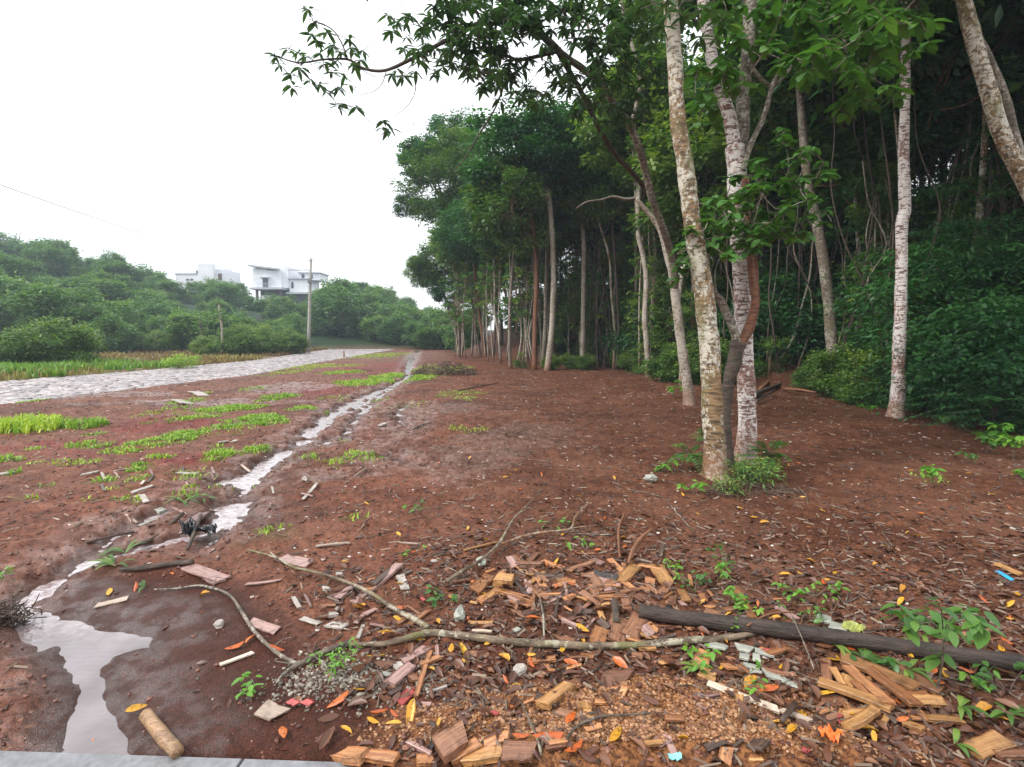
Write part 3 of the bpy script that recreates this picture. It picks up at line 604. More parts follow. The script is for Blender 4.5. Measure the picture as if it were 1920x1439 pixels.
def region_leaves(parent, spots, Y, Lf, T, mat, nw=(6, 9), name='leaves', dy=.5, attach=None, twig_mat=B_GREY, up=.15, tone=.45, tr=.006):
    m = M(); o0 = np.array(parent.location); pts = []
    for i, (x, y) in enumerate(spots):
        p = P(x, y, Y + random.gauss(0, dy)); pts.append(p); whorl(m, p - o0, random.randint(*nw), Lf, T, up, tone + random.gauss(0, .08))
    if attach is not None:
        att = np.array(attach)
        for p in pts:
            dd = np.linalg.norm(att - p, axis=1) + np.where(att[:, 2] > p[2] + .5, .3, 0); q = att[np.argmin(dd)]
            md = (p + q) / 2 + rng.normal(0, .05, 3) - [0, 0, .05]
            tube(m, [q - o0, md - o0, p - o0], [tr, tr * .45], 4, 3, mat=1, cap=False); att = np.vstack([att, (md + p) / 2, p])
    return link(name, m.mesh(name, [mat, twig_mat]), parent)
# leafy sprays that grow from the forked stem (centre of the photo)
sp_ = []
for cx, cy, rx, ry, n in [(1330, 400, 45, 45, 15), (1400, 345, 60, 25, 14), (1440, 400, 60, 30, 16), (1360, 440, 70, 30, 20), (1300, 470, 40, 35, 16), (1450, 435, 60, 22, 14), (1500, 350, 45, 35, 10), (1490, 270, 40, 40, 9), (1545, 300, 20, 40, 4), (1530, 400, 30, 30, 4), (1400, 480, 40, 18, 6), (1275, 510, 18, 18, 4), (1420, 310, 30, 15, 5)]:
    for _ in range(n): a = random.random() * 6.28; r = math.sqrt(random.random()); sp_.append((cx + rx * r * math.cos(a), cy + ry * r * math.sin(a)))
region_leaves(tC, sp_, YC - .25, .145, TW, M_LEAFN, (6, 9), 'leaves', .28, [P(1330, 440, YC), P(1326, 500, YC), P(1402, 400, YC), P(1408, 470, YC), P(1396, 330, YC)], tr=.006)
# crown parts of the clump, above and right of the trunks
sp_ = []
for cx, cy, rx, ry, n in [(1480, 60, 90, 50, 36), (1590, 70, 90, 60, 40), (1680, 60, 80, 50, 34), (1520, 130, 60, 40, 22), (1640, 150, 60, 50, 22), (1380, 40, 60, 40, 18), (1340, 140, 45, 40, 14), (1320, 210, 30, 25, 6), (1560, 20, 120, 25, 24), (1450, -60, 160, 60, 30), (1640, -60, 160, 60, 30), (1600, 200, 30, 25, 6), (1380, 160, 40, 30, 6)]:
    for _ in range(n): a = random.random() * 6.28; r = math.sqrt(random.random()); sp_.append((cx + rx * r * math.cos(a), cy + ry * r * math.sin(a)))
bl = []
mB = [P(1448, 162, YB), P(1500, 110, YB), P(1560, 90, YB), P(1630, 90, YB), P(1700, 60, YB), P(1400, 110, YB), P(1345, 140, YB), P(1320, 0, YB)]
region_leaves(tB, sp_, YB + .2, .20, TW, M_LEAFN, (4, 7), 'leaves', .7, mB, up=-.1, tone=.38)
m = M(); tube(m, np.array([P(1402, 120, YB), *mB[:5]]) - np.array(tB.location), [.03, .008], 6, 4); link('limb', m.mesh('limb', [B_GREY]), tB)
sp_ = []
for cx, cy, rx, ry, n in [(1240, 20, 60, 30, 14), (1180, -30, 90, 40, 16), (1300, -40, 80, 40, 16), (1330, 40, 30, 40, 8)]:
    for _ in range(n): a = random.random() * 6.28; r = math.sqrt(random.random()); sp_.append((cx + rx * r * math.cos(a), cy + ry * r * math.sin(a)))
region_leaves(tA, sp_, YA + .3, .17, TL, M_LEAFS, (6, 9), 'leaves', .4, [P(1256, 0, YA), P(1253, -80, YA), P(1300, -90, YA), P(1200, -60, YA)])
# ---- the big leaning tree whose branch reaches over the clearing
YL = ybase(1293, 760); g = gp(1293, 760)
tL = empty('tree', g, 'tall leaning pale tree whose crown and long branch reach left over the clearing', 'tree')
pL = [(1293, 762), (1287, 710), (1277, 640), (1268, 570), (1262, 520), (1250, 470), (1238, 430), (1216, 400), (1192, 372)]
_, _, pathL = trunk_from_px('trunk', pL, [22, 18, 17, 16, 14, 12, 9, 7], YL, B_PALE, tL, 14, 7, .1)
trunk_from_px('limb', [(1192, 372), (1172, 374), (1150, 369), (1128, 375), (1100, 379), (1080, 392)], [6, 5, 4, 3, 2], YL, B_GREY, tL, 6, 4, .1, 0, base=False)
_, _, pa2 = trunk_from_px('limb', [(1266, 545), (1258, 480), (1244, 430), (1222, 370), (1205, 300), (1183, 240), (1152, 195), (1132, 165), (1100, 135), (1065, 110), (1043, 92)], [12.3, 12.3, 12.3, 12.3, 11.5, 10.7, 9.8, 9.8, 9.0, 9.0, 9.0], YL, B_GREY, tL, 12, 6, .12, 0, dY=np.linspace(0, -3.2, 11), base=False)
trunk_from_px('limb', [(1224, 372), (1190, 330), (1150, 285), (1117, 228), (1088, 170), (1062, 125), (1043, 92)], [8, 7, 7, 7], YL, B_DARK, tL, 8, 5, .12, 0, dY=np.linspace(-.6, -3.2, 7), base=False)
Yb = YL - 3.2
_, _, pa3 = trunk_from_px('limb', [(1043, 92), (1005, 56), (956, 11), (900, -30)], [14, 12, 9], Yb, B_DARK, tL, 8, 5, .1, 0, base=False)
_, _, pa4 = trunk_from_px('limb', [(956, 11), (905, 40), (850, 70), (799, 96), (760, 117), (720, 133), (682, 129), (652, 112), (607, 112), (560, 118), (515, 105)], [9, 8, 7, 6, 5, 4, 3, 2], Yb, B_DARK, tL, 7, 5, .1, 0, dY=np.linspace(0, -.5, 11), base=False)
_, _, pa5 = trunk_from_px('limb', [(1043, 97), (1000, 108), (968, 112), (930, 95), (890, 90)], [8, 6, 3], Yb, B_DARK, tL, 6, 5, .1, 0, base=False)
_, _, pa6 = trunk_from_px('limb', [(652, 112), (640, 80), (622, 55), (590, 40)], [3, 2], Yb - .4, B_DARK, tL, 5, 4, .1, 0, base=False)
_, _, pa7 = trunk_from_px('limb', [(1183, 240), (1200, 150), (1178, 60), (1150, -60)], [8, 6, 5], YL - 1.6, B_GREY, tL, 7, 5, .1, 0, base=False)
_, _, pa8 = trunk_from_px('limb', [(1132, 165), (1120, 100), (1100, 40), (1085, -60)], [7, 5, 4], YL - 2.4, B_GREY, tL, 7, 5, .1, 0, base=False)
trunk_from_px('twig', [(725, 132), (716, 158), (700, 172), (675, 178)], [2.2, 1.2], Yb - .4, B_DARK, tL, 4, 4, 0, 0, base=False)
trunk_from_px('twig', [(781, 150), (776, 180), (758, 205), (740, 217)], [2.2, 1.2], Yb - .4, B_DARK, tL, 4, 4, 0, 0, base=False)
trunk_from_px('twig', [(955, 130), (930, 200), (900, 250), (870, 300), (852, 318)], [4, 2], Yb, B_DARK, tL, 4, 5, 0, 0, base=False)
tips = [(579, 18), (590, 42), (583, 66), (612, 62), (622, 85), (655, 75), (640, 98), (540, 92), (515, 105), (525, 122), (545, 140), (562, 128), (575, 108), (600, 100), (607, 120), (622, 135), (645, 143), (680, 95), (676, 112), (665, 122), (548, 162), (598, 160), (580, 150), (636, 165), (655, 160), (612, 170), (632, 200), (645, 196), (668, 202), (720, 228), (732, 243), (718, 240), (735, 140), (755, 143), (780, 135), (795, 115), (735, 60), (725, 28), (745, 42), (765, 70), (757, 90), (785, 105), (815, 140), (830, 125), (770, 30), (790, 60), (744, 130), (660, 90), (595, 78), (630, 115), (560, 100)]
for cx, cy, rx, ry, n in [(830, 60, 80, 70, 44), (900, 40, 80, 60, 46), (880, 125, 60, 45, 30), (960, 60, 60, 70, 34), (950, 160, 50, 35, 14), (1010, 130, 60, 50, 22), (1010, 20, 80, 40, 26), (1100, 30, 70, 60, 34), (1090, 120, 50, 50, 16), (1160, 60, 60, 80, 30), (1150, 150, 50, 50, 16), (860, -40, 180, 50, 40), (870, 70, 110, 70, 16), (1000, 60, 110, 70, 20), (930, 20, 120, 30, 16), (1120, 70, 80, 80, 14), (1060, 170, 40, 30, 8), (1180, 120, 60, 110, 34), (1110, 220, 50, 40, 14), (1230, 60, 30, 60, 12), (1180, 200, 40, 40, 8), (990, 190, 40, 15, 6)]:
    for _ in range(n): a = random.random() * 6.28; r = math.sqrt(random.random()); tips.append((cx + rx * r * math.cos(a), cy + ry * r * math.sin(a)))
region_leaves(tL, tips, Yb - .3, .205, TL, M_LEAFS, (5, 9), 'leaves', .4, np.vstack([pa3, pa4, pa5, pa6, pa7[::3], pa8[::3], pa2[-20:]]), B_DARK, .1, .35)
# ---- named trunks along the forest edge:  label, path, widths, bark, crowns [(px,py,dY,scale,set)]
EDGE_T = [
 ('slender tree with a smooth pale curving trunk, left of the leaning tree foot', [(1217, 708), (1212, 640), (1209, 590), (1212, 530), (1206, 480), (1196, 430), (1200, 330)], [11, 10, 9, 8], B_PALE, [(1190, 250, .5, .8, 'F'), (1230, 330, 1, 1, 'S'), (1222, 60, 1.5, .62, 'F'), (1212, 150, 1, .6, 'F'), (1170, 190, 2, .5, 'F')]),
 ('thin pale stem bent beside the smooth curving trunk', [(1221, 698), (1217, 640), (1224, 560), (1230, 480), (1222, 400)], [7, 6, 5], B_PALE, [(1230, 290, 1.5, .7, 'F')]),
 ('thin straight pale tree standing alone at the middle of the forest edge', [(1093, 690), (1093, 600), (1095, 470), (1090, 400), (1085, 330)], [9, 8, 7], B_PALE, [(1085, 270, .5, .85, 'F'), (1100, 400, .3, .8, 'S')]),
 ('thin lichen-spotted tree just right of the lone straight pale one', [(1120, 680), (1118, 600), (1113, 510), (1105, 420), (1110, 330)], [8, 7, 6], B_LICHEN, [(1130, 290, 0, 1.0, 'F')]),
 ('pale slightly bowed trunk with a tuft of weeds at its foot', [(1026, 695), (1034, 620), (1038, 540), (1036, 450), (1030, 380), (1020, 310)], [11, 10, 9], B_PALE, [(1010, 290, 0, .9, 'F'), (960, 360, -1, 1.1, 'S')]),
 ('dark mossy trunk directly left of the pale bowed trunk', [(1017, 690), (1022, 620), (1025, 520), (1028, 430), (1040, 340)], [8, 8, 6], B_GREY, [(1060, 330, .6, .8, 'F')]),
 ('brownish orange-based trunk left of the dark mossy one', [(1002, 694), (1003, 600), (1006, 520), (1000, 430), (990, 350)], [9, 8, 6], B_RED, [(970, 300, 0, .95, 'F'), (990, 420, 0, 1, 'S')]),
 ('slim ivy-grey trunk at the left end of the near forest edge', [(957, 692), (955, 620), (958, 540), (965, 450)], [7, 6, 5], B_GREY, [(940, 380, 0, .8, 'F')]),
 ('curved thin pale tree on the brown bank, second row', [(972, 655), (962, 600), (950, 560), (940, 500)], [7, 6, 4], B_PALE, [(930, 450, 0, .8, 'F')]),
 ('leaning thin trunk on the brown bank, right of the pair of straight stems', [(948, 655), (935, 610), (925, 570), (915, 500)], [7, 6, 5], B_GREY, [(900, 420, 0, .9, 'F')]),
 ('straight thin brown stem on the bank nearest the dry brush', [(911, 674), (903, 620), (897, 575), (890, 500)], [7, 6, 5], B_RED, [(880, 440, 0, .8, 'F'), (870, 300, 2, .9, 'F')]),
 ('very thin straight stem beside the brown stem on the bank', [(901, 672), (893, 620), (887, 580), (882, 520)], [4, 4, 3], B_GREY, [(860, 480, 0, .8, 'S')]),
 ('rough tree with spreading roots at the far end of the forest edge', [(862, 668), (859, 620), (858, 560), (857, 500), (850, 430), (835, 380)], [10, 8, 7, 6], B_GREY, [(815, 350, -1, .95, 'F'), (785, 305, 0, .6, 'F'), (762, 388, 0, .38, 'F'), (850, 270, 1, .85, 'F'), (800, 285, .5, .45, 'F')]),
 ('forked bushy tree behind the rooted one at the end of the forest edge', [(868, 662), (850, 610), (835, 560), (820, 520)], [6, 5, 4], B_GREY, [(820, 490, 0, .7, 'F'), (790, 510, 1, .55, 'F'), (840, 545, 0, .55, 'F'), (780, 495, 0, .3, 'F')]),
 ('thin tree with a smooth brown trunk left of the leafy undergrowth', [(1182, 684), (1178, 600), (1176, 520), (1170, 440)], [8, 7, 6], B_GREY, [(1150, 350, .6, .9, 'F')]),
 ('thin upright stem hugging the foot of the leaning tree', [(1278, 722), (1277, 650), (1272, 580), (1280, 500)], [9, 8, 6], B_PALE, [(1310, 330, 2, .8, 'F')]),
 ('brown vine-wrapped trunk with a white patch near its foot, right of the soil mound', [(1563, 740), (1562, 680), (1556, 590), (1547, 510), (1532, 420), (1515, 340), (1502, 200), (1492, 60)], [24, 20, 19, 17, 14, 10], B_GREY, [(1480, -120, 0, 1.1, 'F'), (1560, 180, 2, .8, 'F')]),
 ('straight white-barked trunk with a red-brown foot standing alone at the dark forest edge', [(1679, 784), (1684, 720), (1687, 620), (1690, 520), (1691, 420), (1697, 390), (1695, 300), (1697, 200), (1698, 60), (1700, -100)], [28, 22, 19, 19, 20, 16, 15, 14], B_WHITE, [(1720, -160, 0, 1.2, 'F'), (1760, 60, 1.5, .7, 'F')]),
]
for lab, path, wd, bark, crs in EDGE_T:
    g = gp(*path[0]); Y = float(g[1]); t_ = empty('tree', g, lab, 'tree', 'trees along the forest edge')
    _, pts, _ = trunk_from_px('trunk', path, wd, Y, bark, t_, 10, 6, .12)
    for (x, y, dY, sc, kd) in crs:
        c = P(x, y, Y + dY); place(random.choice(FOR if kd == 'F' else FORS), 'crown', t_, c, sc * (1 if kd == 'F' or Y > 15 else .8) * (1 if Y < 30 else 1.15))
        q = pts[-1]; mm = M(); tube(mm, [pts[-2] - np.array(t_.location), (q + c) / 2 - np.array(t_.location), c - np.array(t_.location)], [wd[-1] * .4 * Y / F, .02], 6, 4); link('limb', mm.mesh('limb', [bark]), t_)
# curved pair at the right frame edge
YF = 7.2; g = np.array([7.0, YF, float(H(7.0, YF))]); t_ = empty('tree', g, 'rough brown trunk curving up leftward at the right edge of the photo', 'tree')
trunk_from_px('trunk', [(1990, 800), (2000, 600), (1975, 450), (1925, 345), (1882, 262), (1852, 165), (1826, 75), (1806, 0), (1785, -90)], [34, 30, 28, 26, 25, 23, 22], YF, B_DARK if 0 else B_LICHEN, t_, 14, 7, .1)
trunk_from_px('limb', [(1935, 350), (1908, 270), (1888, 190), (1860, 120), (1835, 70)], [14, 12, 11], YF + .4, B_GREY, t_, 10, 6, .1, 0, base=False)
place(FOR[1], 'crown', t_, P(1782, -330, YF), .8)
# ---- leafy saplings with long hanging leaves between the edge trunks
SAP = []
for i in range(4):
    _k = rng; rng = np.random.default_rng(400 + i); m = M(); nw_ = 42
    C_ = np.stack([rng.normal(0, .62, nw_), rng.normal(0, .55, nw_), rng.uniform(-1.5, 1.5, nw_)], 1)
    for c_ in C_:
        whorl(m, c_, 9, .30, TL, .0, .5 + rng.normal(0, .14)); q_ = np.array([0, 0, c_[2] - .35]); tube(m, [q_, (q_ + c_) / 2 + [0, 0, .04], c_], [.012, .005], 4, 2, mat=1, cap=False)
    tube(m, [[0, 0, -1.9], [.05, .03, 0], [0, 0, 1.5]], [.03, .012], 5, 3, mat=1, cap=False); rng = _k; SAP.append(m.mesh('sapling_crown', [M_LEAFN if i % 2 else M_LEAF, B_GREY]))
rs = random.Random(77)
for i in range(38):
    px = 850 + i * 9.5 + rs.uniform(-6, 6); Y = float(np.interp(px, [850, 950, 1100, 1200], [38, 30, 28, 23])) + rs.uniform(-1.5, 3); q = P(px, 640, Y); z = float(H(q[0], q[1])); h = rs.uniform(2.6, 7.5)
    t_ = empty('sapling', (q[0], q[1], z), f"{'tall' if h > 5.5 else 'low'} sapling with hanging leaves at the edge, {where(q[0], q[1])}", 'tree', 'saplings between the edge trunks'); m = M(); tube(m, [[0, 0, -.1], [rs.gauss(0, .15), 0, h * .5], [0, 0, h]], [.045, .025], 6, 4); link('trunk', m.mesh('trunk', [rs.choice([B_PALE, B_GREY, B_PALE])]), t_)
    place(rs.choice(SAP), 'crown', t_, (q[0], q[1], z + h + .6), rs.uniform(.75, 1.15) * (Y / 30))
    if h > 5.5: place(rs.choice(SAP), 'crown', t_, (q[0] + rs.uniform(-.5, .5), q[1] - .3, z + h * .6), rs.uniform(.5, .8) * (Y / 30))
for i in range(26):
    px = rs.uniform(845, 1185); Y = float(np.interp(px, [850, 950, 1100, 1200], [40, 31, 28, 23])) + rs.uniform(-1, 3); q = P(px, 640, Y); z = float(H(q[0], q[1])); h = rs.uniform(7, 10); r0 = rs.uniform(.05, .085); bk_ = rs.choice([B_PALE, B_GREY, B_LICHEN, B_DARK])
    t_ = empty('tree', (q[0], q[1], z), f"thin crowded {shade(bk_)} trunk with small high crown, {where(q[0], q[1])}", 'tree', 'thin trees of the far forest edge'); m = M(); k = 5; w1 = np.cumsum(np.r_[0, [rs.gauss(0, .2) for _ in range(k)]])
    tube(m, np.stack([w1, w1 * .3, np.linspace(-.1, h, k + 1)], 1), [r0, r0 * .6], 7, 4, .1); link('trunk', m.mesh('trunk', [bk_]), t_); place(rs.choice(FOR), 'crown', t_, (q[0] + w1[-1], q[1] + w1[-1] * .3, z + h), rs.uniform(.5, .85))
# ---- trees filling the forest behind
taken = []
def infill():
    n = 0; rr = random.Random(5)
    for _ in range(4000):
        y = rr.uniform(8.5, 78); fd = rr.uniform(1.0, 26) if y < 45 else rr.uniform(1, 34); x = float(np.interp(y, EDGE[:, 1], EDGE[:, 0])) + fd
        if x > y * 1.12 + 1 or (x - 8.8) ** 2 + (y - 17.3) ** 2 < 4: continue
        dm = 1.9 + .045 * y
        if any((x - a) ** 2 + (y - b) ** 2 < dm * dm for a, b in taken): continue
        taken.append((x, y)); n += 1
        z = float(H(x, y)); h = rr.uniform(8.0, 11.5) * (1 + .004 * y); deep = fd > 8
        if fd < 3: h *= .82
        b = rr.choice([B_GREY, B_PALE, B_GREY, B_LICHEN, B_DARK]); lab = f"{farness(y)} {'deep-forest' if deep else 'slender'} tree with {shade(b)} trunk, {where(x, y)}"
        t_ = empty('tree', (x, y, z), lab, 'tree', 'trees behind the forest edge' if not deep else 'trees deep in the forest')
        r0 = rr.uniform(.06, .12); k = 5; w1 = np.cumsum(np.r_[0, [rr.gauss(0, .16) for _ in range(k)]]); w2 = np.cumsum(np.r_[0, [rr.gauss(0, .16) for _ in range(k)]])
        zz = np.linspace(-.1, h, k + 1); m = M(); tube(m, np.stack([w1, w2, zz], 1), [r0, r0 * .5], 7, 4, .1, flare=.3); link('trunk', m.mesh('trunk', [b]), t_)
        top = np.array([x + w1[-1], y + w2[-1], z + h]); place(rr.choice(FOR), 'crown', t_, top, rr.uniform(.85, 1.25) * (1 if y < 40 else 1.2))
        if rr.random() < .75: place(rr.choice(FOR if deep else FORS), 'crown', t_, (x + rr.uniform(-.8, .8), y + rr.uniform(-.5, .8), z + h * rr.uniform(.42, .68)), rr.uniform(.7, 1.1))
        if n > 118: break
    return n
print('infill', infill())
# thin hanging lianas and whip-thin saplings between the trunks
rr = random.Random(9)
for i in range(150):
    y = rr.uniform(11, 32) if i % 3 else rr.uniform(11, 19); fd = rr.uniform(.2, 4); x = float(np.interp(y, EDGE[:, 1], EDGE[:, 0])) + fd
    if x > y * .98: continue
    z = float(H(x, y)); h = rr.uniform(5, 9); r0 = rr.uniform(.014, .036); bk = rr.choice([B_PALE, B_GREY, B_DARK, B_DARK, M_TWIGW]); m = M(); k = 6
    w1 = np.cumsum(np.r_[0, [rr.gauss(.06 * (i % 5 - 2), .26) for _ in range(k)]]); w2 = np.cumsum(np.r_[0, [rr.gauss(0, .1) for _ in range(k)]])
    tube(m, np.stack([w1, w2, np.linspace(-.05, h, k + 1)], 1), [r0, r0 * .6], 5, 4, .1)
    o = link('liana', m.mesh('liana', [bk]), None, (x, y, z)); tag(o, f"{'thicker' if r0 > .025 else 'thread-thin'} {shade(bk)} liana stem, {farness(y)}, {where(x, y)}", 'liana', 'lianas at the forest edge')
# undergrowth
def shrub(pos, meshes, s, label, group, cat='shrub', stem=True, name='shrub', zs=None):
    t_ = empty(name, pos, label, cat, group); zz = 1.15 * s
    place(random.choice(meshes), 'leaves', t_, np.array(pos) + [0, 0, zz if stem else .02], (s, s, s * (zs or 1))); 
    if stem:
        m = M(); tube(m, [[0, 0, -.05], [.02 * s, 0, zz * .5], [0, 0.03, zz]], [.035 * s, .015 * s], 5, 2); link('stem', m.mesh('stem', [B_DARK]), t_)
    return t_
rr = random.Random(21)
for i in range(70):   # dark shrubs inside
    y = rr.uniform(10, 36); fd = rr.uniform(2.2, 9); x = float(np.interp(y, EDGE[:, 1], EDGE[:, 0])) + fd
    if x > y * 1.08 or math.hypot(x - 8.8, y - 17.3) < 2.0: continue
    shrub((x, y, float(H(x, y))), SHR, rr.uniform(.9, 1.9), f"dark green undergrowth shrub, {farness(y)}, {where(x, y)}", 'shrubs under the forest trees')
rr = random.Random(23)
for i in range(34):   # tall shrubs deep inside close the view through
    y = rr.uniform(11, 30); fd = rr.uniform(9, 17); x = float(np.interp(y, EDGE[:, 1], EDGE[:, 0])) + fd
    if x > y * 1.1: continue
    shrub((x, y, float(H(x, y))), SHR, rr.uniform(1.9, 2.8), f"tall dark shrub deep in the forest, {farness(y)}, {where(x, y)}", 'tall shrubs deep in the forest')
for i, (px, py, s, lab) in enumerate([(1790, 790, 1.1, 'dark fern-leaved bush at the forest edge right of the lone white trunk'), (1860, 812, 1.0, 'dark bush at the forest edge close to the right side of the photo'), (1730, 765, .9, 'dark bush directly behind the foot of the lone white trunk'),
     (1640, 755, .7, 'low green bush between the vine-wrapped trunk and the lone white trunk'), (1600, 742, .55, 'small green bush right beside the vine-wrapped trunk'), (1915, 835, .9, 'dark bush cut by the right edge of the photo'), (1760, 772, 1.4, 'tall dark bush filling the gap right of the lone white trunk'), (1830, 790, 1.5, 'tall dark bush behind the ferns at the right edge of the clearing')]):
    g = gp(px, py); g = g + np.array([1.2, 1.5, 0]); g[2] = float(H(g[0], g[1])); shrub(g, SHR if i % 2 else LAY, s, lab, 'bushes at the dark forest edge', zs=1.1)
rr = random.Random(3)
for i in range(26):  # tall foliage wall on the right
    y = rr.uniform(9.5, 15); x = float(np.interp(y, EDGE[:, 1], EDGE[:, 0])) + rr.uniform(1.9, 5.0)
    if x / y < .66: continue
    t_ = empty('tree', (x, y, float(H(x, y))), f"{['low', 'mid-height', 'tall'][i % 3]} leafy understorey tree in the dark foliage {where(x, y)}", 'tree', 'understorey trees of the dark green wall')
    hh = (2.8, 4.4, 6.3)[i % 3] + rr.uniform(-.3, .3); m = M(); tube(m, [[0, 0, -.05], [.1, .05, hh * .5], [0, 0, hh]], [.05, .02], 6, 3); link('trunk', m.mesh('trunk', [B_DARK]), t_)
    for k in range(3): place(rr.choice(LAY), 'crown', t_, (x + rr.uniform(-.6, .6), y + rr.uniform(-.5, .5), t_.location.z + hh * (.35 + .3 * k)), rr.uniform(.7, 1.25))
for i, (px, py, s, lab) in enumerate([(1800, 800, 1.0, 'large fern at the foot of the dark forest wall'), (1745, 782, .8, 'fern right of the lone white trunk'), (1880, 822, .9, 'fern at the forest edge beside the bright weeds'), (1650, 765, .7, 'fern left of the lone white trunk'), (1700, 772, .6, 'small fern behind the foot of the lone white trunk')]):
    g = gp(px, py) + np.array([.1, .25, 0]); t_ = empty('fern', g, lab, 'fern', 'ferns at the forest edge'); place(FERN[i % 3], 'fronds', t_, g, s * .9)
rr = random.Random(71)
for i in range(44):   # loose leafy understorey along the edge
    y = rr.uniform(13.5, 30); x = float(np.interp(y, EDGE[:, 1], EDGE[:, 0])) + rr.uniform(.2, 3.4)
    if math.hypot(x - 8.8, y - 17.3) < 1.8: continue
    bk_ = rr.choice([B_PALE, B_GREY, B_DARK]); t_ = empty('understorey_tree', (x, y, float(H(x, y))), f"thin {farness(y)} {shade(bk_)}-stemmed tree, loose leaves, {where(x, y)}", 'tree', 'loose understorey trees'); hh = rr.uniform(2.2, 6)
    m = M(); tube(m, [[0, 0, -.05], [rr.gauss(0, .15), .05, hh * .5], [0, 0, hh]], [.035, .015], 6, 3); link('trunk', m.mesh('trunk', [bk_]), t_)
    for k in range(2): place(rr.choice(FORS + SAP), 'crown', t_, (x + rr.uniform(-.3, .3), y + rr.uniform(-.4, .2), t_.location.z + hh * (.5 + .5 * k)), rr.uniform(.45, .8))
rr = random.Random(17)
EP = [(1180, 690), (1160, 688), (1140, 684), (1200, 700), (1240, 705), (1255, 715), (1100, 694), (1070, 692), (1590, 745), (1610, 750), (1530, 735), (1625, 760), (1030, 694), (975, 690), (1165, 680), (1190, 695), (1585, 730), (1470, 690), (1420, 700), (1455, 692), (1500, 690), (1330, 720), (1310, 715), (1440, 722)]
for i, (px, py) in enumerate(EP):
    g = gp(px, py); small = 950 < px < 1110
    shrub(g, SHG + FORS[:1], (.3 if small else rr.uniform(.38, .62)), f"small light green bush at the forest-edge trunk feet, {where(g[0], g[1])}", 'small bushes along the forest edge')
# ================================================================ HILLSIDE AND FAR OBJECTS
def hill_label(u, d, sc, trh):
    px = 960 + 1000 * u
    a = 'just beyond the weedy field' if d < 60 else 'low on the hillside' if d < 74 else 'halfway up the hillside' if d < 90 else 'high on the hillside' if d < 104 else 'on the hill skyline'
    seg = [(60, 'at the far left edge'), (150, 'above the big loose bush'), (240, 'above the round dark tree'), (325, 'left of the boxy white house'), (415, 'below the boxy white house' if d < 104 else 'beside the boxy house'), (475, 'between the two white houses'), (590, 'below the white villa' if d < 104 else 'beside the white villa'), (650, 'just right of the utility pole'), (710, 'midway from the pole to the road end'), (770, 'above the road end'), (9999, 'between the road end and the forest')]
    z_ = next(b for t, b in seg if px < t); k = ('broad' if sc > 1.15 else 'small' if sc < .75 else 'mid-sized') + (' tall-stemmed' if trh > 1.5 else ' low')
    return f'{k} tree {a}, {z_}', 'trees on the hillside beyond the road'
rr = random.Random(12); hp = []; nh = 0
for d, spc in ((50, 3.6), (56, 3.6), (63, 3.7), (70, 3.8), (78, 4.0), (87, 4.2), (97, 4.3), (108, 4.5), (119, 4.8), (131, 5.2)):
    x = -1.05 * d
    while x < -.07 * d:
        xx, yy = x + rr.uniform(-1, 1), d + rr.uniform(-2.5, 2.5); x += spc * rr.uniform(.8, 1.2); u = xx / yy; pxx = 960 + 1000 * u
        if yy < 78 and xx > float(ROADL(yy)) - 2.5 and xx < float(ROADR(yy)) + 2.5 or (d < 60 and xx > -26 and xx < -6): continue
        if d > 110 and (470 < pxx < 590 or 325 < pxx < 412): continue
        if d < 60 and 240 < pxx < 330 and rr.random() < .6: continue
        hh = rr.uniform(.75, 1.3); z = float(H(xx, yy)); top = CAM_H + (630 - float(np.interp(pxx, [-100, 0, 100, 200, 300, 325, 412, 440, 470, 590, 605, 700, 760, 800, 860], [474, 480, 489, 493, 511, 538, 538, 520, 549, 549, 508, 526, 552, 572, 560])) - rr.uniform(0, 17) * (1 if d > 115 else 2.2) - (30 if d < 80 else 0)) / 1000 * math.hypot(xx, yy) * (.97 if pxx > 0 else .75); sc = rr.choice([.6, .8, .9, 1.1, 1.4]) * rr.uniform(.9, 1.1) * (.8 if d < 60 else 1); trh = rr.uniform(.4, 2.2) * (1.5 if rr.random() < .2 else 1)
        if 470 < pxx < 600 and d > 75: trh *= .6; sc *= .85
        ex = top - z
        if ex < 1.2: continue
        if trh + 1.3 * sc + 2.1 * sc * hh > ex:
            q = ex / (trh + 1.3 * sc + 2.1 * sc * hh); trh *= q * q; sc *= max(q, .55)
        lab, grp = hill_label(u, yy, sc, trh); t_ = empty('hillside_tree', (xx, yy, z), lab, 'tree', grp)
        place(rr.choice(HIL), 'crown', t_, (xx, yy, z + trh + 1.3 * sc), (sc, sc, sc * hh)); m = M(); tube(m, [[0, 0, -.3], [.1, 0, trh * .5], [0, 0, trh + sc]], [.16, .08], 6, 2); link('trunk', m.mesh('trunk', [B_GREY]), t_); nh += 1
print('hill trees', nh)
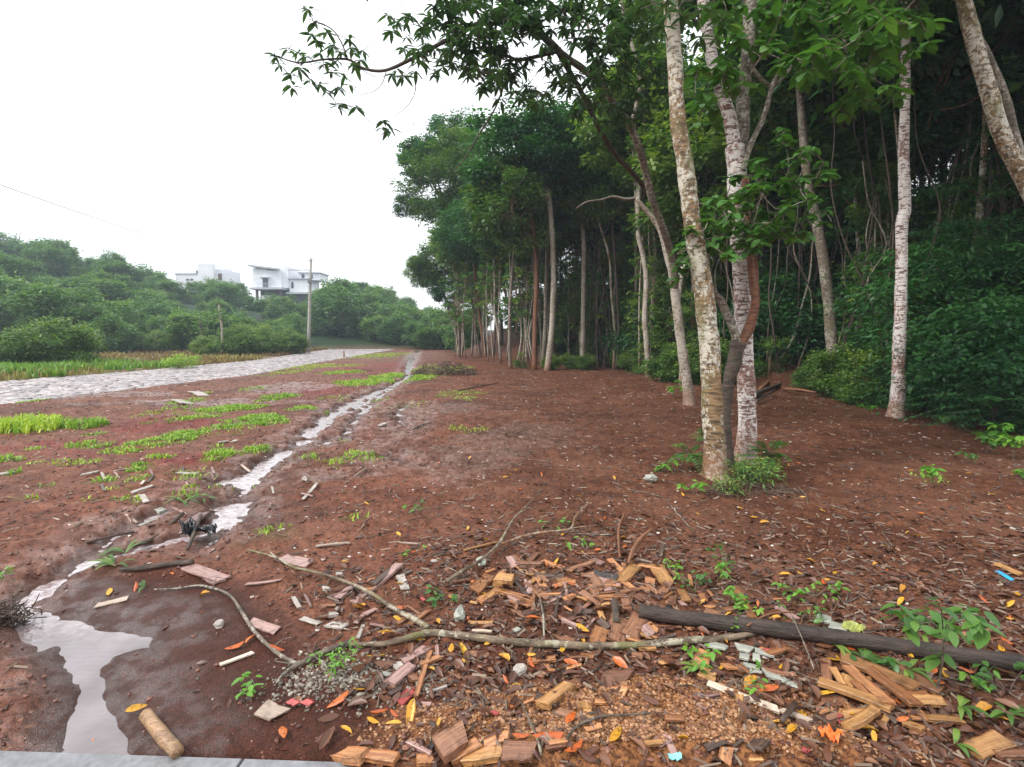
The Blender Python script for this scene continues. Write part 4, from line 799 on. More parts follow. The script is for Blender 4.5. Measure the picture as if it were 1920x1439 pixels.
# nearer bushes left, by hand
for px, py, Y, s, me, lab in [(95, 685, 27, 1.05, SHG, 'big loose light green bush beyond the road at the left'), (50, 690, 26, .85, SHG, 'bush at the left photo edge beside the big loose bush'), (140, 680, 29, .8, SHG, 'lower right lobe bush next to the big loose light bush'), (210, 655, 47, 1.35, HIL, 'round dark glossy tree standing alone in the weedy field'),
    (300, 652, 50, .9, SHG, 'low wide green bush right of the round dark tree'), (265, 652, 51, .8, SHG, 'low green bush touching the round dark tree'), (455, 662, 42, 1.1, SHG, 'bright rounded bush behind the thin pale trunk in the field'), (500, 660, 45, 1.1, SHG, 'bright bush between the thin pale trunk and the utility pole'), (548, 658, 47, .9, SHG, 'bright low bush just left of the utility pole'), (385, 664, 42, .7, SHG, 'small bush left of the thin pale trunk in the field')]:
    q = P(px, 640, Y); z = float(H(q[0], q[1])); s2 = s * (1 if me is not HIL else .55)
    t_ = empty('bush', (q[0], q[1], z), lab, 'bush', 'bushes beyond the cobbled road'); place(random.choice(me), 'leaves', t_, (q[0], q[1], z + (1.1 if me is not HIL else 2.0) * s2), (s2, s2, s2)); m = M(); tube(m, [[0, 0, -.1], [0, 0, s2]], [.06, .03], 5, 2); link('stem', m.mesh('stem', [B_DARK]), t_)
for px, py, Y, h, lab in [(415, 672, 41, 3.9, 'thin pale bare trunk standing in the weedy field'), (378, 665, 46, 3.0, 'slim dark trunk in the field left of the thin pale one')]:
    q = P(px, 640, Y); z = float(H(q[0], q[1])); t_ = empty('tree', (q[0], q[1], z), lab, 'tree', 'thin trees in the weedy field'); m = M(); tube(m, [[0, 0, -.1], [.1, 0, h * .5], [-.05, 0, h]], [.11, .07], 7, 3); link('trunk', m.mesh('trunk', [B_PALE if px > 400 else B_DARK]), t_); place(SAP[1], 'crown', t_, (q[0], q[1], z + h * .9), (.75, .75, .6))
q = P(340, 640, 26); g = (q[0], q[1], float(H(q[0], q[1]))); t_ = empty('bush', g, 'yellow-flowering low bush at the far kerb of the cobbled road', 'bush'); place(BUSHY, 'leaves', t_, (g[0], g[1], g[2] + .42), .9)
for i, (px, Y, s, lab) in enumerate([(740, 72, 1.0, 'dark spreading tree where the road disappears'), (700, 74, .9, 'light green tree left of where the road disappears'), (782, 66, .8, 'light green loose bush at the far end of the rill'), (800, 62, .7, 'pale bush at the end of the rill beside the forest'), (770, 84, 1.2, 'hazy tree behind the end of the road'), (812, 78, 1.2, 'hazy tree between the road end and the forest'), (835, 70, 1.0, 'pale tree tight against the end of the forest'), (850, 58, .5, 'low green bush on the slope behind the forest end'), (610, 80, 1.0, 'dense tree right behind the utility pole'), (640, 82, 1.1, 'dense tree second right of the utility pole'), (668, 80, 1.0, 'dense tree beyond the road, midway from the pole to the road end'), (720, 86, 1.2, 'tall dense tree behind the dark spreading one'), (690, 90, 1.3, 'taller hazy tree behind the light green tree at the road end'), (655, 92, 1.4, 'tall hazy tree above the midway dense tree'), (755, 90, 1.2, 'hazy tree right of the tall dense one at the road end')]):
    q = P(px, 600, Y); z = float(H(q[0], q[1])); t_ = empty('tree', (q[0], q[1], z), lab, 'tree', 'trees at the end of the road'); place(HIL[i % 5], 'crown', t_, (q[0], q[1], z + 1.5 * s + .5), s * .8); m = M(); tube(m, [[0, 0, -.2], [.1, 0, 1], [0, 0, 2 * s + 1]], [.12, .05], 6, 2); link('trunk', m.mesh('trunk', [B_GREY]), t_)
# ---- poles and wires
CONC = plain('concrete_pole', (.36, .34, .31), .8, 6, .25, .3)
def pole(px, ptop, Y, r, label, arms=False, top_px=None, hgt=None):
    q = P(px, 630, Y); z = float(H(q[0], q[1])); T = P(top_px or px, ptop, Y); t_ = empty('utility_pole', (q[0], q[1], z), label, 'pole'); m = M(); d = T - np.array([q[0], q[1], z])
    tube(m, [[0, 0, -.2], d * .5, d], [r, r * .6], 10, 2); link('shaft', m.mesh('shaft', [CONC]), t_)
    if arms:
        m = M(); tube(m, [d * .97 + [-.25, -.1, 0], d * .97 + [.25, -.1, 0]], .04, 6, 1); link('crossarm', m.mesh('crossarm', [CONC]), t_)
        m = M(); c = d * .76 + [0, -.2, 0]; b = .16; V = [[c[0] + sx * .14, c[1] + sy * .1, c[2] + sz * .2] for sx in (-1, 1) for sy in (-1, 1) for sz in (-1, 1)]
        m.add(V, [[[0, 1, 3, 2], [4, 6, 7, 5], [0, 4, 5, 1], [2, 3, 7, 6], [0, 2, 6, 4], [1, 5, 7, 3]]]); link('bracket', m.mesh('bracket', [plain('galv', (.2, .2, .22))], False), t_)
    return T
T1 = pole(577, 484, 50, .17, 'tall concrete utility pole at the far side of the cobbled road', True, 583)
T2 = pole(38, 435, 118, .16, 'thin pole on the skyline of the hill at the far left')
T3 = pole(751, 582, 92, .13, 'small distant pole before the trees at the end of the road')
T4 = pole(267, 482, 122, .12, 'thin distant mast on the hill skyline left of the boxy white house')
WIRE = plain('wire_black', (.03, .03, .035), .6, 4, 0, 0)
def wire(a, b, sag, r, label):
    t = np.linspace(0, 1, 24)[:, None]; p = np.array(a) * (1 - t) + np.array(b) * t; p[:, 2] -= sag * 4 * (t * (1 - t))[:, 0]; m = M(); tube(m, p, r, 5, 1); tag(link('power_line', m.mesh('power_line', [WIRE])), label, 'power line')
wire(P(-60, 325, 12.5), T1 - np.array([0, 0, .2]), .9, .010, 'single power line sagging from the upper left to the utility pole')
wire(P(684, 578, 88), T3, .6, .02, 'short sagging distant wire left of the small far pole')
# stake by the road, stones in the field
g = gp(645, 672); m = M(); tube(m, [[0, 0, -.1], [.01, 0, .5], [0, 0, .56]], [.05, .05, .045], 6, 1); tag(link('stake', m.mesh('stake', [plain('rusty_stake', (.35, .12, .07))]), None, tuple(g)), 'short rust-red stake at the near edge of the cobbled road', 'stake')
# ---- houses
WH = plain('white_render', (.78, .78, .82), .8, 1.5, .05, 0); DK = plain('dark_opening', (.05, .055, .07), .3, 4, .1, 0); GR = plain('grey_slab', (.45, .46, .5), .8, 3, .15, 0); BR = plain('brown_soil_wall', (.16, .1, .08), .9, 2, .3, 0)
def box(m, x0, x1, y0, y1, z0, z1, mat=0):
    V = [[x, y, z] for x in (x0, x1) for y in (y0, y1) for z in (z0, z1)]; m.add(V, [[[0, 1, 3, 2], [4, 6, 7, 5], [0, 4, 5, 1], [2, 3, 7, 6], [0, 2, 6, 4], [1, 5, 7, 3]]], .5, mat)
def part(nm, root, mat, *bx, parent=None):
    m = M(); [box(m, *b) for b in bx]; return link(nm, m.mesh(nm, [mat], False), parent or root)
o = P(475, 546, 128); h2 = empty('house', o, 'modern white villa with slanting roof and balcony on the hilltop left of the utility pole', 'house')
part('wall', h2, WH, (0, 4.2, 0, 9, .8, 5.75), (4.2, 8.4, 0, 9, .8, 5.25), (7.6, 10.2, .6, 8, .8, 6.3), (10.2, 15.6, 1, 9, -.2, 3.1), (12.2, 18.5, 3, 9, 3.1, 4.9)); part('wall', h2, WH, (2.6, 5.8, -.5, 2, -3.6, -1.2))
m = M(); V = [[-.8, -1.0, 6.2], [7.8, -1.0, 5.3], [7.8, 9.2, 5.3], [-.8, 9.2, 6.2]]; V2 = [[a, b, c + .45] for a, b, c in V]; m.add(V + V2, [[[3, 2, 1, 0], [4, 5, 6, 7], [0, 1, 5, 4], [1, 2, 6, 5], [2, 3, 7, 6], [3, 0, 4, 7]]]); link('roof', m.mesh('roof', [GR], False), h2)
part('roof', h2, GR, (10.0, 16.0, .6, 9.2, 3.1, 3.35)); part('pergola', h2, GR, (10.2, 16.5, .8, 1.1, 5.3, 5.6), (16.2, 16.5, .8, 1.1, 3.3, 5.3)); part('roof', h2, GR, (12.0, 18.9, 2.6, 9.2, 4.9, 5.15))
part('terrace', h2, GR, (-.2, 9.5, -1.4, 9, .3, .8), (9.5, 18, .4, 9, -.7, -.2)); part('pillar', h2, BR, (.6, 1.2, 0, .6, -3.5, .3)); part('pillar', h2, BR, (7.6, 8.2, 0, .6, -3.5, .3)); part('basement', h2, DK, (.3, 9, 3, 8.8, -3.5, .3), (10, 18, 3, 8.8, -3, -.7))
dr = part('door', h2, DK, (2.9, 4.6, -.03, .1, .85, 3.2)); part('frame', h2, WH, (2.6, 2.9, -.12, .1, .85, 3.4), (4.6, 4.9, -.12, .1, .85, 3.4), (2.3, 5.2, -.9, .1, 3.4, 3.6), parent=dr)
h2.scale = (.80, 1, .92); part('railing', h2, GR, *[(2.0 + .25 * i, 2.04 + .25 * i, -1.3, -1.26, .8, 1.9) for i in range(17)], (2.0, 6.1, -1.32, -1.24, 1.86, 1.94)); 
part('window', h2, DK, (10.8, 11.5, .95, 1.1, .8, 2.4)); part('window', h2, DK, (13, 13.9, 2.95, 3.1, 3.5, 4.6)); part('window', h2, DK, (15.2, 16.4, 2.95, 3.1, 3.5, 4.5)); part('chimney', h2, WH, (8, 8.8, 1, 2, 6.3, 6.8))
o = P(330, 540, 128); h1 = empty('house', o, 'boxy plain white house with stepped flat roofs on the hilltop, no balcony', 'house')
part('wall', h1, WH, (0, 6.2, 0, 8, -1, 3.2), (2.9, 5.2, 1, 7, 3.2, 4.4), (5.6, 9.2, -.4, 8, -1, 5.6), (9.2, 11.4, .8, 8, -1, 4.4)); part('roof', h1, GR, (-.15, 5.5, -.15, 8.1, 3.2, 3.4)); part('water_tank', h1, WH, (3.2, 4.4, 2, 4, 4.4, 4.9))
for x in (2.5, 3.5): part('window', h1, DK, (x, x + .7, -.04, .1, 1.7, 2.1))
part('window', h1, BR, (9.7, 10.6, .75, .9, 1.8, 3.4)); part('window', h1, DK, (4.4, 4.9, .95, 1.1, 3.4, 4.1))
o = P(-6, 463, 120); h0 = empty('house', o, 'brownish block building on the hilltop at the far left edge of the photo', 'house'); part('wall', h0, plain('brown_render', (.3, .2, .2), .9, 2), (-4, 4.0, 0, 6, -1, 2.4)); part('roof', h0, GR, (-4.2, 4.4, -.3, 6.3, 2.4, 2.7)); part('window', h0, DK, (1.4, 2.6, -.04, .1, .6, 1.6)); h0.scale = (.5, .5, .5); part('terrace', h0, GR, (4, 10, 0, 5, -1.2, -.4))
# dry brush heap
g = gp(835, 702); m = M(); mr = random.Random(4)
for i in range(520):
    a = mr.random() * 6.28; r = math.sqrt(mr.random()); p0 = np.array([1.35 * r * math.cos(a), .7 * r * math.sin(a), .0]); p0[2] = mr.random() * .55 * (1 - r * r) ; d = np.array([mr.gauss(0, 1), mr.gauss(0, 1), mr.gauss(.2, .5)]); d = d / np.linalg.norm(d) * mr.uniform(.15, .45)
    tube(m, [p0 - d / 2, p0 + rng.normal(0, .03, 3), p0 + d / 2], [.013, .008], 3, 1, cap=False, tone=mr.random())
tag(link('brush_heap', m.mesh('brush_heap', [M_TWIGW]), None, tuple(g)), 'low heap of dry grey brush and twigs beside the rill before the forest', 'brush heap')
# dead wood on the soil mound
for i, (a, b, r, lab) in enumerate([((1410, 748), (1478, 722), .07, 'thick dark branch lying in front of the soil mound behind the clump'), ((1425, 735), (1462, 700), .045, 'reddish dead branch leaning on the soil mound'), ((1430, 700), (1472, 690), .035, 'pale dead stick across the top of the soil mound'), ((1470, 735), (1530, 745), .04, 'dark stick at the foot of the soil mound, nearest the vine-wrapped trunk'), ((1418, 760), (1450, 742), .03, 'thin stick in front of the thick dark branch at the mound')]):
    A_, B_ = gp(*a, .08), gp(*b, .12); m = M(); c = (A_ + B_) / 2; tube(m, [A_ - c, rng.normal(0, .05, 3), B_ - c], [r, r * .6], 8, 4, .2); tag(link('dead_branch', m.mesh('dead_branch', [B_DARK if i % 2 == 0 else B_RED]), None, tuple(c)), lab, 'branch')
g = gp(1529, 732); m = M(); tube(m, [[0, 0, -.1], [0, 0, .2], [.02, 0, .42]], [.17, .14, .13], 12, 2, .15); tag(link('tree_stump', m.mesh('tree_stump', [B_GREY]), None, tuple(g)), 'short grey tree stump between the soil mound and the vine-wrapped trunk', 'stump')
ZN = [(1330, [(560, 'on the wet sand'), (860, 'at the smooth sand edge'), (1100, 'beside the kerb row'), (1400, 'on the ochre soil'), (9999, 'below the slat pile')]), (1225, [(560, 'on the wet sand'), (860, 'around the pinkish boards'), (1120, 'below the middle of the lichen branch'), (1330, 'by the half-buried board'), (1520, 'around the grey shards'), (9999, 'around the slat pile')]),
 (1140, [(560, 'by the puddle'), (860, 'at the lichen branch fork'), (1120, 'between the centre pile and the lichen branch'), (1330, 'around the dark log tip'), (1600, 'just behind the dark log'), (9999, 'beyond the leafy young plant')]), (1000, [(560, 'near the split board'), (760, 'near the purple-brown plank'), (860, 'left of the centre pile'), (1060, 'in the centre pile'), (1220, 'in the right pile'), (1400, 'just right of the right pile'), (1600, 'on open soil behind the dark log'), (9999, 'near the blue strip')]),
 (880, [(560, 'on red soil by the side stream'), (900, 'on open soil right of the stream'), (1250, 'beyond the straight thin branch'), (1480, 'near the tree clump foot'), (9999, 'on open soil at the right')]), (0, [(960, 'in the middle distance near the stream'), (1330, 'in the middle distance left of the clump'), (9999, 'in the middle distance right of the clump')])]
def spot(px, py):
    z = next(b for a, b in ZN if py >= a); return next(b for a, b in z if px < a)
WN = {'o': 'orange', 'p': 'pinkish', 'b': 'brown', 'k': 'charred', 'y': 'golden', 'w': 'pale', 'r': 'red', 'd': 'dark wet', 's': 'whitish', 'g': 'grey'}
# ================================================================ DEBRIS
def rot_to(a, b):
    d = b - a; L_ = np.linalg.norm(d); return d / L_, L_
def plank_mesh(L_, w_, t_, seed, mat, jag=.5):
    """a weathered wood piece along x, uneven ends, slightly warped, softened edges"""
    r = np.random.default_rng(seed); k = 7; xs = np.linspace(-.5, .5, k) * L_; m = M(); V = []
    ea, eb = r.uniform(-1, 1, 2) * jag; warp = r.normal(0, .012) * L_; tw = r.normal(0, .05)
    for i, x in enumerate(xs):
        wd = w_ * (1 + r.normal(0, .05)) / 2; th = t_ / 2; bow = warp * (1 - (2 * x / L_) ** 2); e = min(.12 * t_, .003) + .001
        ring = []
        for (sy, sz) in ((-1, -1), (1, -1), (1, 1), (-1, 1)):
            for q in (0, 1):
                a_ = (sy * (wd - (e if (q == 0) == (sy * sz > 0) else 0)), sz * (th - (0 if (q == 0) == (sy * sz > 0) else e)))
                sh = 0
                if i == 0: sh = ea * a_[0] * .8 + r.normal(0, .05) * w_ * jag
                if i == k - 1: sh = eb * a_[0] * .8 + r.normal(0, .05) * w_ * jag
                z = a_[1] + bow + r.normal(0, .02) * t_; y = a_[0] + r.normal(0, .01) * w_
                ring.append([x + sh, y - z * tw * x, z + y * tw * x / max(L_, .01)])
        V += ring
    V = np.array(V); f = []
    for i in range(k - 1):
        for j in range(8): f.append([i * 8 + j, i * 8 + (j + 1) % 8, (i + 1) * 8 + (j + 1) % 8, (i + 1) * 8 + j])
    m.add(V, [f, [list(range(8))[::-1]], [[(k - 1) * 8 + j for j in range(8)]]], r.random()); return m.mesh('wood_piece', [mat], False)
seed_ = [100]
def piece(a, b, wd, th, mt, label=None, lift=0.0, name='wood_piece', cat='wood piece', group='wood offcuts in the litter', tilt=0.0, lift2=None, roll=None):
    A_ = gp(*a, th / 2 + lift); B_ = gp(*b, th / 2 + (lift if lift2 is None else lift2)); d, L_ = rot_to(A_, B_); seed_[0] += 1
    o = link(name, plank_mesh(max(L_, .02), wd, th, seed_[0], W[mt]), None, tuple((A_ + B_) / 2 + [0, 0, .004]))
    q = Vector(d).to_track_quat('X', 'Z'); o.rotation_mode = 'QUATERNION'
    from mathutils import Quaternion
    o.rotation_quaternion = q @ Quaternion((1, 0, 0), random.gauss(0, .12) if roll is None else roll)
    return tag(o, label, cat, group)
PIECES = [
 # kerb row
 ((628, 1425), (684, 1430), .060, .035, 'o', 'short chunky orange wood block on the kerb edge, leftmost of the kerb row'),
 ((688, 1424), (744, 1432), .045, .025, 'o', 'thin orange offcut second from the left along the kerb row'),
 ((782, 1432), (812, 1433), .04, .02, 'o', 'small orange chip between the thin offcut and the big block by the kerb'),
 ((665, 1412), (815, 1404), .055, .018, 'k', 'long black wet slat lying behind the kerb row'),
 ((822, 1420), (872, 1388), .105, .042, 'b', 'big squarish brown wood block tilted by the kerb'),
 ((852, 1428), (900, 1402), .055, .028, 'o', 'angled orange offcut leaning at the right side of the big block'),
 ((872, 1432), (945, 1420), .06, .03, 'y', 'long yellow-orange offcut at the bottom of the photo, right of the big block'),
 ((908, 1408), (955, 1388), .045, .022, 'o', 'slim orange offcut above the long yellow one'),
 ((942, 1414), (1002, 1416), .075, .018, 'b', 'flat brown board right of the long yellow offcut'),
 ((965, 1430), (985, 1438), .04, .02, 'o', 'small orange stub at the very bottom below the flat brown board'),
 ((680, 1398), (660, 1418), .03, .012, 'p', 'thin pale sliver standing over the long black slat'),
 ((1198, 1400), (1225, 1440), .045, .016, 'b', 'narrow brown slat pointing down at the bottom edge, middle'),
 ((1016, 1332), (1068, 1294), .058, .032, 'y', 'golden wood block standing out alone above the ochre soil'),
 # mid pile
 ((755, 1245), (800, 1220), .065, .018, 'p', 'pinkish board under the long lichen branch'),
 ((732, 1290), (772, 1256), .06, .03, 'p', 'solid pinkish-brown block below the pinkish board'),
 ((780, 1312), (808, 1225), .022, .014, 'o', 'narrow orange stick standing across the two pinkish boards'),
 ((790, 1248), (825, 1235), .05, .014, 'o', 'orange board end behind the narrow orange stick'),
 ((748, 1322), (776, 1296), .05, .012, 'r', 'red painted wood chip below the solid pinkish block'),
 ((662, 1135), (748, 1062), .075, .02, 'p', 'long purple-brown plank lying left of the centre pile'),
 ((700, 1098), (738, 1068), .045, .014, 'd', 'dark strip lying along the long purple-brown plank'),
 ((632, 1125), (662, 1100), .05, .012, 'p', 'short pale pink board left of the long purple-brown plank'),
 ((528, 1048), (580, 1060), .10, .012, 'p', 'wide weathered pinkish board beside the grass tuft'),
 ((592, 1027), (655, 1021), .035, .012, 'w', 'pale narrow slat beyond the wide weathered board'),
 ((462, 1098), (528, 1090), .025, .01, 'p', 'very thin pale slat left of the lichen branch fork'),
 ((353, 1066), (422, 1090), .09, .016, 'p', 'split pinkish board lying in the mud left of the centre'),
 ((387, 1085), (412, 1095), .07, .012, 'p', 'broken end of the split pinkish board'),
 ((352, 988), (384, 966), .095, .03, 'p', 'mauve board reaching over the rill beside the black plastic'),
 ((180, 1138), (240, 1124), .055, .008, 'w', 'flat pale sliver lying on the dark mud above the puddle'),
 ((470, 1168), (520, 1186), .055, .01, 'p', 'flat pale pink wedge on the wet sand'),
 ((412, 1250), (474, 1227), .028, .01, 'w', 'narrow pale pink stick on the wet sand, below the pink wedge'),
 ((566, 1162), (600, 1172), .035, .008, 's', 'thin white wedge left of the pale tile chips'),
 ((490, 1330), (525, 1345), .085, .012, 'w', 'pale rectangular wood chip alone on the smooth sand'),
 ((888, 1112), (918, 1084), .085, .02, 'o', 'striped orange-pink board standing at the left of the centre pile'),
 ((898, 1132), (925, 1118), .07, .02, 'o', 'orange board end below the striped board'),
 ((930, 1094), (962, 1098), .10, .05, 'y', 'golden broken block right of the striped board'),
 ((928, 1112), (1000, 1132), .055, .022, 'o', 'long reddish-orange slat under the golden broken block'),
 ((955, 1048), (966, 1068), .05, .02, 'p', 'pale upright chip at the top of the centre pile'),
 ((968, 1060), (1018, 1062), .055, .025, 'b', 'brown block lying across the top of the centre pile'),
 ((1018, 1056), (1042, 1066), .04, .02, 'o', 'orange offcut at the right end of the brown block'),
 ((1060, 1074), (1116, 1056), .035, .02, 'b', 'brown stick joining the centre pile to the right pile'),
 ((955, 1142), (1060, 1206), .035, .014, 'b', 'long diagonal brown slat below the centre pile'),
 ((1112, 1078), (1158, 1088), .06, .018, 'k', 'charred black piece on top of the right pile'),
 ((1162, 1096), (1192, 1066), .085, .024, 'y', 'bright orange-yellow block standing on the right pile'),
 ((1143, 1052), (1172, 1080), .04, .016, 'o', 'slanting orange slat behind the charred piece'),
 ((1106, 1078), (1124, 1104), .05, .016, 'b', 'brown slat pointing down from the charred piece'),
 ((1132, 1090), (1162, 1102), .03, .014, 'p', 'thin pinkish slat under the bright orange block'),
 ((1172, 1095), (1188, 1108), .04, .014, 'o', 'small orange end right under the bright orange block'),
 ((1231, 1068), (1250, 1096), .085, .016, 'y', 'pale yellow upright board right of the right pile'),
 ((1210, 1092), (1228, 1096), .055, .02, 'o', 'small reddish block left of the pale yellow board'),
 ((1098, 1126), (1168, 1122), .040, .018, 'o', 'flat orange stick in front of the right pile'),
 ((1192, 1120), (1250, 1150), .06, .018, 'b', 'wide brown board above the end of the dark log'),
 ((1250, 1132), (1276, 1150), .05, .02, 'o', 'orange offcut right of the wide brown board'),
 ((1118, 1212), (1130, 1182), .085, .016, 'o', 'orange upright board end above the lichen branch'),
 ((1155, 1208), (1165, 1165), .08, .02, 'b', 'brown board left of the cut log end'),
 ((1178, 1195), (1200, 1160), .09, .018, 'b', 'broad brown board tucked against the end of the dark log'),
 ((1205, 1178), (1222, 1196), .06, .014, 'p', 'pinkish-grey board end below the dark log tip'),
 ((1130, 1276), (1180, 1276), .09, .02, 'b', 'broad brown board half buried below the lichen branch'),
 ((1140, 1302), (1175, 1302), .05, .014, 'o', 'orange chip below the half-buried broad board'),
 ((990, 1245), (1042, 1240), .045, .016, 'o', 'thin orange slat under the lichen branch, in the middle'),
 ((878, 1172), (924, 1172), .03, .014, 'y', 'yellowish strip beside the grey stone above the lichen branch'),
 ((885, 1186), (922, 1188), .022, .01, 'w', 'pale strip below the yellowish strip above the branch'),
 ((1185, 1232), (1205, 1236), .05, .014, 'b', 'small brown chip just under the lichen branch'),
 ((870, 1035), (930, 1020), .03, .012, 'y', 'long thin yellow stick beyond the centre pile'),
 ((745, 1018), (785, 1022), .03, .01, 'w', 'thin pale stick far behind the centre pile'),
 ((1458, 1142), (1494, 1166), .045, .016, 'p', 'pink flat slat touching the dark log'),
 ((1378, 1108), (1412, 1165), .045, .02, 'o', 'orange-brown stick pointing at the dark log from behind'),
 ((1322, 1150), (1366, 1168), .07, .02, 'b', 'brown board leaning behind the dark log'),
 ((1868, 1060), (1915, 1082), .055, .018, 'y', 'pale orange block near the right edge, beside the blue strip'),
 # right slat pile
 ((1534, 1292), (1672, 1344), .055, .022, 'y', 'long front golden slat of the slat pile', .02),
 ((1588, 1268), (1668, 1340), .045, .016, 'o', 'long orange slat crossing behind the front golden slat', .035),
 ((1628, 1282), (1716, 1352), .05, .018, 'o', 'topmost orange slat slanting across the slat pile', .055),
 ((1575, 1246), (1718, 1304), .07, .022, 'y', 'heavy golden-brown plank at the back of the slat pile', .02),
 ((1680, 1262), (1765, 1308), .06, .02, 'b', 'darker plank at the back right of the slat pile', .01),
 ((1548, 1244), (1552, 1298), .045, .016, 'b', 'upright brown slat at the left end of the slat pile', .005),
 ((1560, 1268), (1580, 1302), .03, .014, 'y', 'narrow yellow slat standing near the left end of the slat pile', .03),
 ((1585, 1302), (1590, 1278), .055, .014, 'y', 'short pale offcut in the middle of the slat pile', .015),
 ((1548, 1310), (1575, 1330), .08, .012, 'b', 'wide brown board under the left of the slat pile', 0),
 ((1582, 1322), (1590, 1336), .03, .014, 'o', 'short orange end poking below the front golden slat', 0),
 ((1580, 1348), (1628, 1344), .045, .02, 'y', 'short yellow slat below the front of the slat pile', 0),
 ((1586, 1376), (1640, 1342), .045, .024, 'y', 'mossy golden slat slanting up to the front of the slat pile', .01),
 ((1676, 1312), (1738, 1312), .04, .018, 'o', 'upper short slat at the right of the slat pile', .012),
 ((1694, 1324), (1770, 1326), .05, .02, 'y', 'thick short slat at the right end of the slat pile', .01),
 ((1738, 1352), (1806, 1358), .04, .016, 'y', 'bent pale slat at the far right of the slat pile', 0),
 ((1716, 1338), (1742, 1358), .04, .016, 'o', 'short slanting slat joining the bent pale slat', 0),
 ((1692, 1360), (1732, 1374), .04, .016, 'y', 'short bright slat lying in front of the slat pile', 0),
 ((1600, 1290), (1625, 1318), .03, .014, 'o', 'thin inner slat of the slat pile, under the topmost one', .02),
 ((1384, 1256), (1404, 1270), .05, .016, 'o', 'small orange slat left of the grey shards', 0),
 ((1310, 1258), (1322, 1228), .07, .02, 'o', 'upright orange block below the dark log, left', 0),
 ((1312, 1266), (1342, 1280), .07, .024, 'y', 'golden block under the upright orange block', 0),
 ((1326, 1290), (1458, 1340), .035, .014, 'w', 'long pale straight slat on the leaf litter', .01),
 ((1462, 1340), (1520, 1362), .034, .012, 'w', 'second pale slat in line with the long pale one', .01),
 ((1405, 1290), (1470, 1325), .04, .014, 'b', 'brown slat lying behind the long pale one', 0),
 ((1824, 1420), (1880, 1396), .075, .028, 'y', 'thick golden offcut at the lower right corner'),
 ((1868, 1422), (1925, 1420), .04, .018, 'b', 'brown slat beside the thick offcut in the lower right corner'),
 # left field of pale bits
 ((280, 957), (305, 968), .09, .05, 'g', 'greenish-grey brick end at the side stream'),
 ((165, 1020), (252, 1000), .03, .016, 'd', 'dark flat slat lying along the side stream'),
 ((262, 988), (318, 968), .04, .012, 'g', 'greyish slat in front of the brick end'),
 ((247, 926), (288, 912), .05, .012, 's', 'pale slat lower left of the grass patches'),
 ((153, 893), (185, 886), .07, .02, 's', 'whitish flat slat on the red soil at the left'),
 ((216, 884), (240, 880), .05, .01, 's', 'small whitish slat right of the grass tuft at the left'),
 ((334, 888), (370, 890), .06, .015, 's', 'whitish slat near the middle grass patches'),
 ((0, 892), (25, 887), .08, .02, 's', 'whitish board at the left edge of the photo'),
 ((265, 930), (275, 944), .05, .015, 's', 'upright white chip above the side stream'),
 ((410, 832), (428, 829), .07, .02, 's', 'white chip behind the bright grass patch'),
 ((434, 830), (445, 828), .07, .02, 's', 'smaller white chip beside the one behind the bright grass'),
 ((362, 736), (382, 744), .25, .03, 's', 'pale slab farther off near the cobbled road, right one of two'),
 ((330, 751), (353, 759), .25, .03, 's', 'pale slab farther off near the cobbled road, left one of two'),
 ((568, 938), (594, 908), .035, .012, 's', 'whitish stick lying beyond the main stream'),
 ((712, 800), (722, 796), .10, .03, 's', 'pale chip on the wet ground in the middle distance'),
]
for p in PIECES:
    a, b, wd, th, mt, lab = p[:6]; piece(a, b, wd, th, mt, lab, p[6] if len(p) > 6 else 0.0)
# scattered small offcuts (share a label: nothing tells them apart)
rr = random.Random(31); cnt = 0
HOT = [(980, 1110, 120, 50, 42), (1160, 1100, 110, 50, 42), (1250, 1120, 120, 40, 22), (760, 1270, 90, 50, 14), (1180, 1190, 110, 30, 20), (1640, 1320, 140, 50, 26), (950, 1410, 130, 25, 12), (1420, 1290, 120, 50, 18), (700, 1140, 120, 50, 18), (1100, 1290, 150, 80, 20), (1330, 1400, 200, 40, 14), (330, 930, 160, 60, 26)]
for cx, cy, rx, ry, n in HOT:
    for _ in range(n):
        x = rr.gauss(cx, rx * .6); y = rr.gauss(cy, ry * .6)
        if not (0 < x < 1915 and 860 < y < 1436): continue
        a = rr.random() * 6.28; l = rr.uniform(12, 34); A_ = gp(x, y)
        if float(water_sd(A_[:1], A_[1:2])[0]) < .02 or y > 1413 + (x - 30) * .034: continue
        left = cx < 400; sc = rr.uniform(.015, .03) if left else rr.choice([.016, .024, .034, .05]) * rr.uniform(.8, 1.1); l *= 1.0 if left else rr.uniform(1.0, 1.9); wk = rr.choice('ppsdw' if left else 'oobbbpyd' if cx > 800 else 'ppbbdso')
        piece((x - l / 2 * math.cos(a), y - l * .32 * math.sin(a)), (x + l / 2 * math.cos(a), y + l * .32 * math.sin(a)), sc, rr.uniform(.006, .016), wk,
              f"{'long' if l > 30 else 'stubby' if sc > .04 else 'small'} {WN[wk]} wood splinter {spot(x, y)}", group='pale splinters on the red soil' if left else 'small splinters in the leaf litter', cat='splinter', name='splinter'); cnt += 1
print('splinters', cnt)
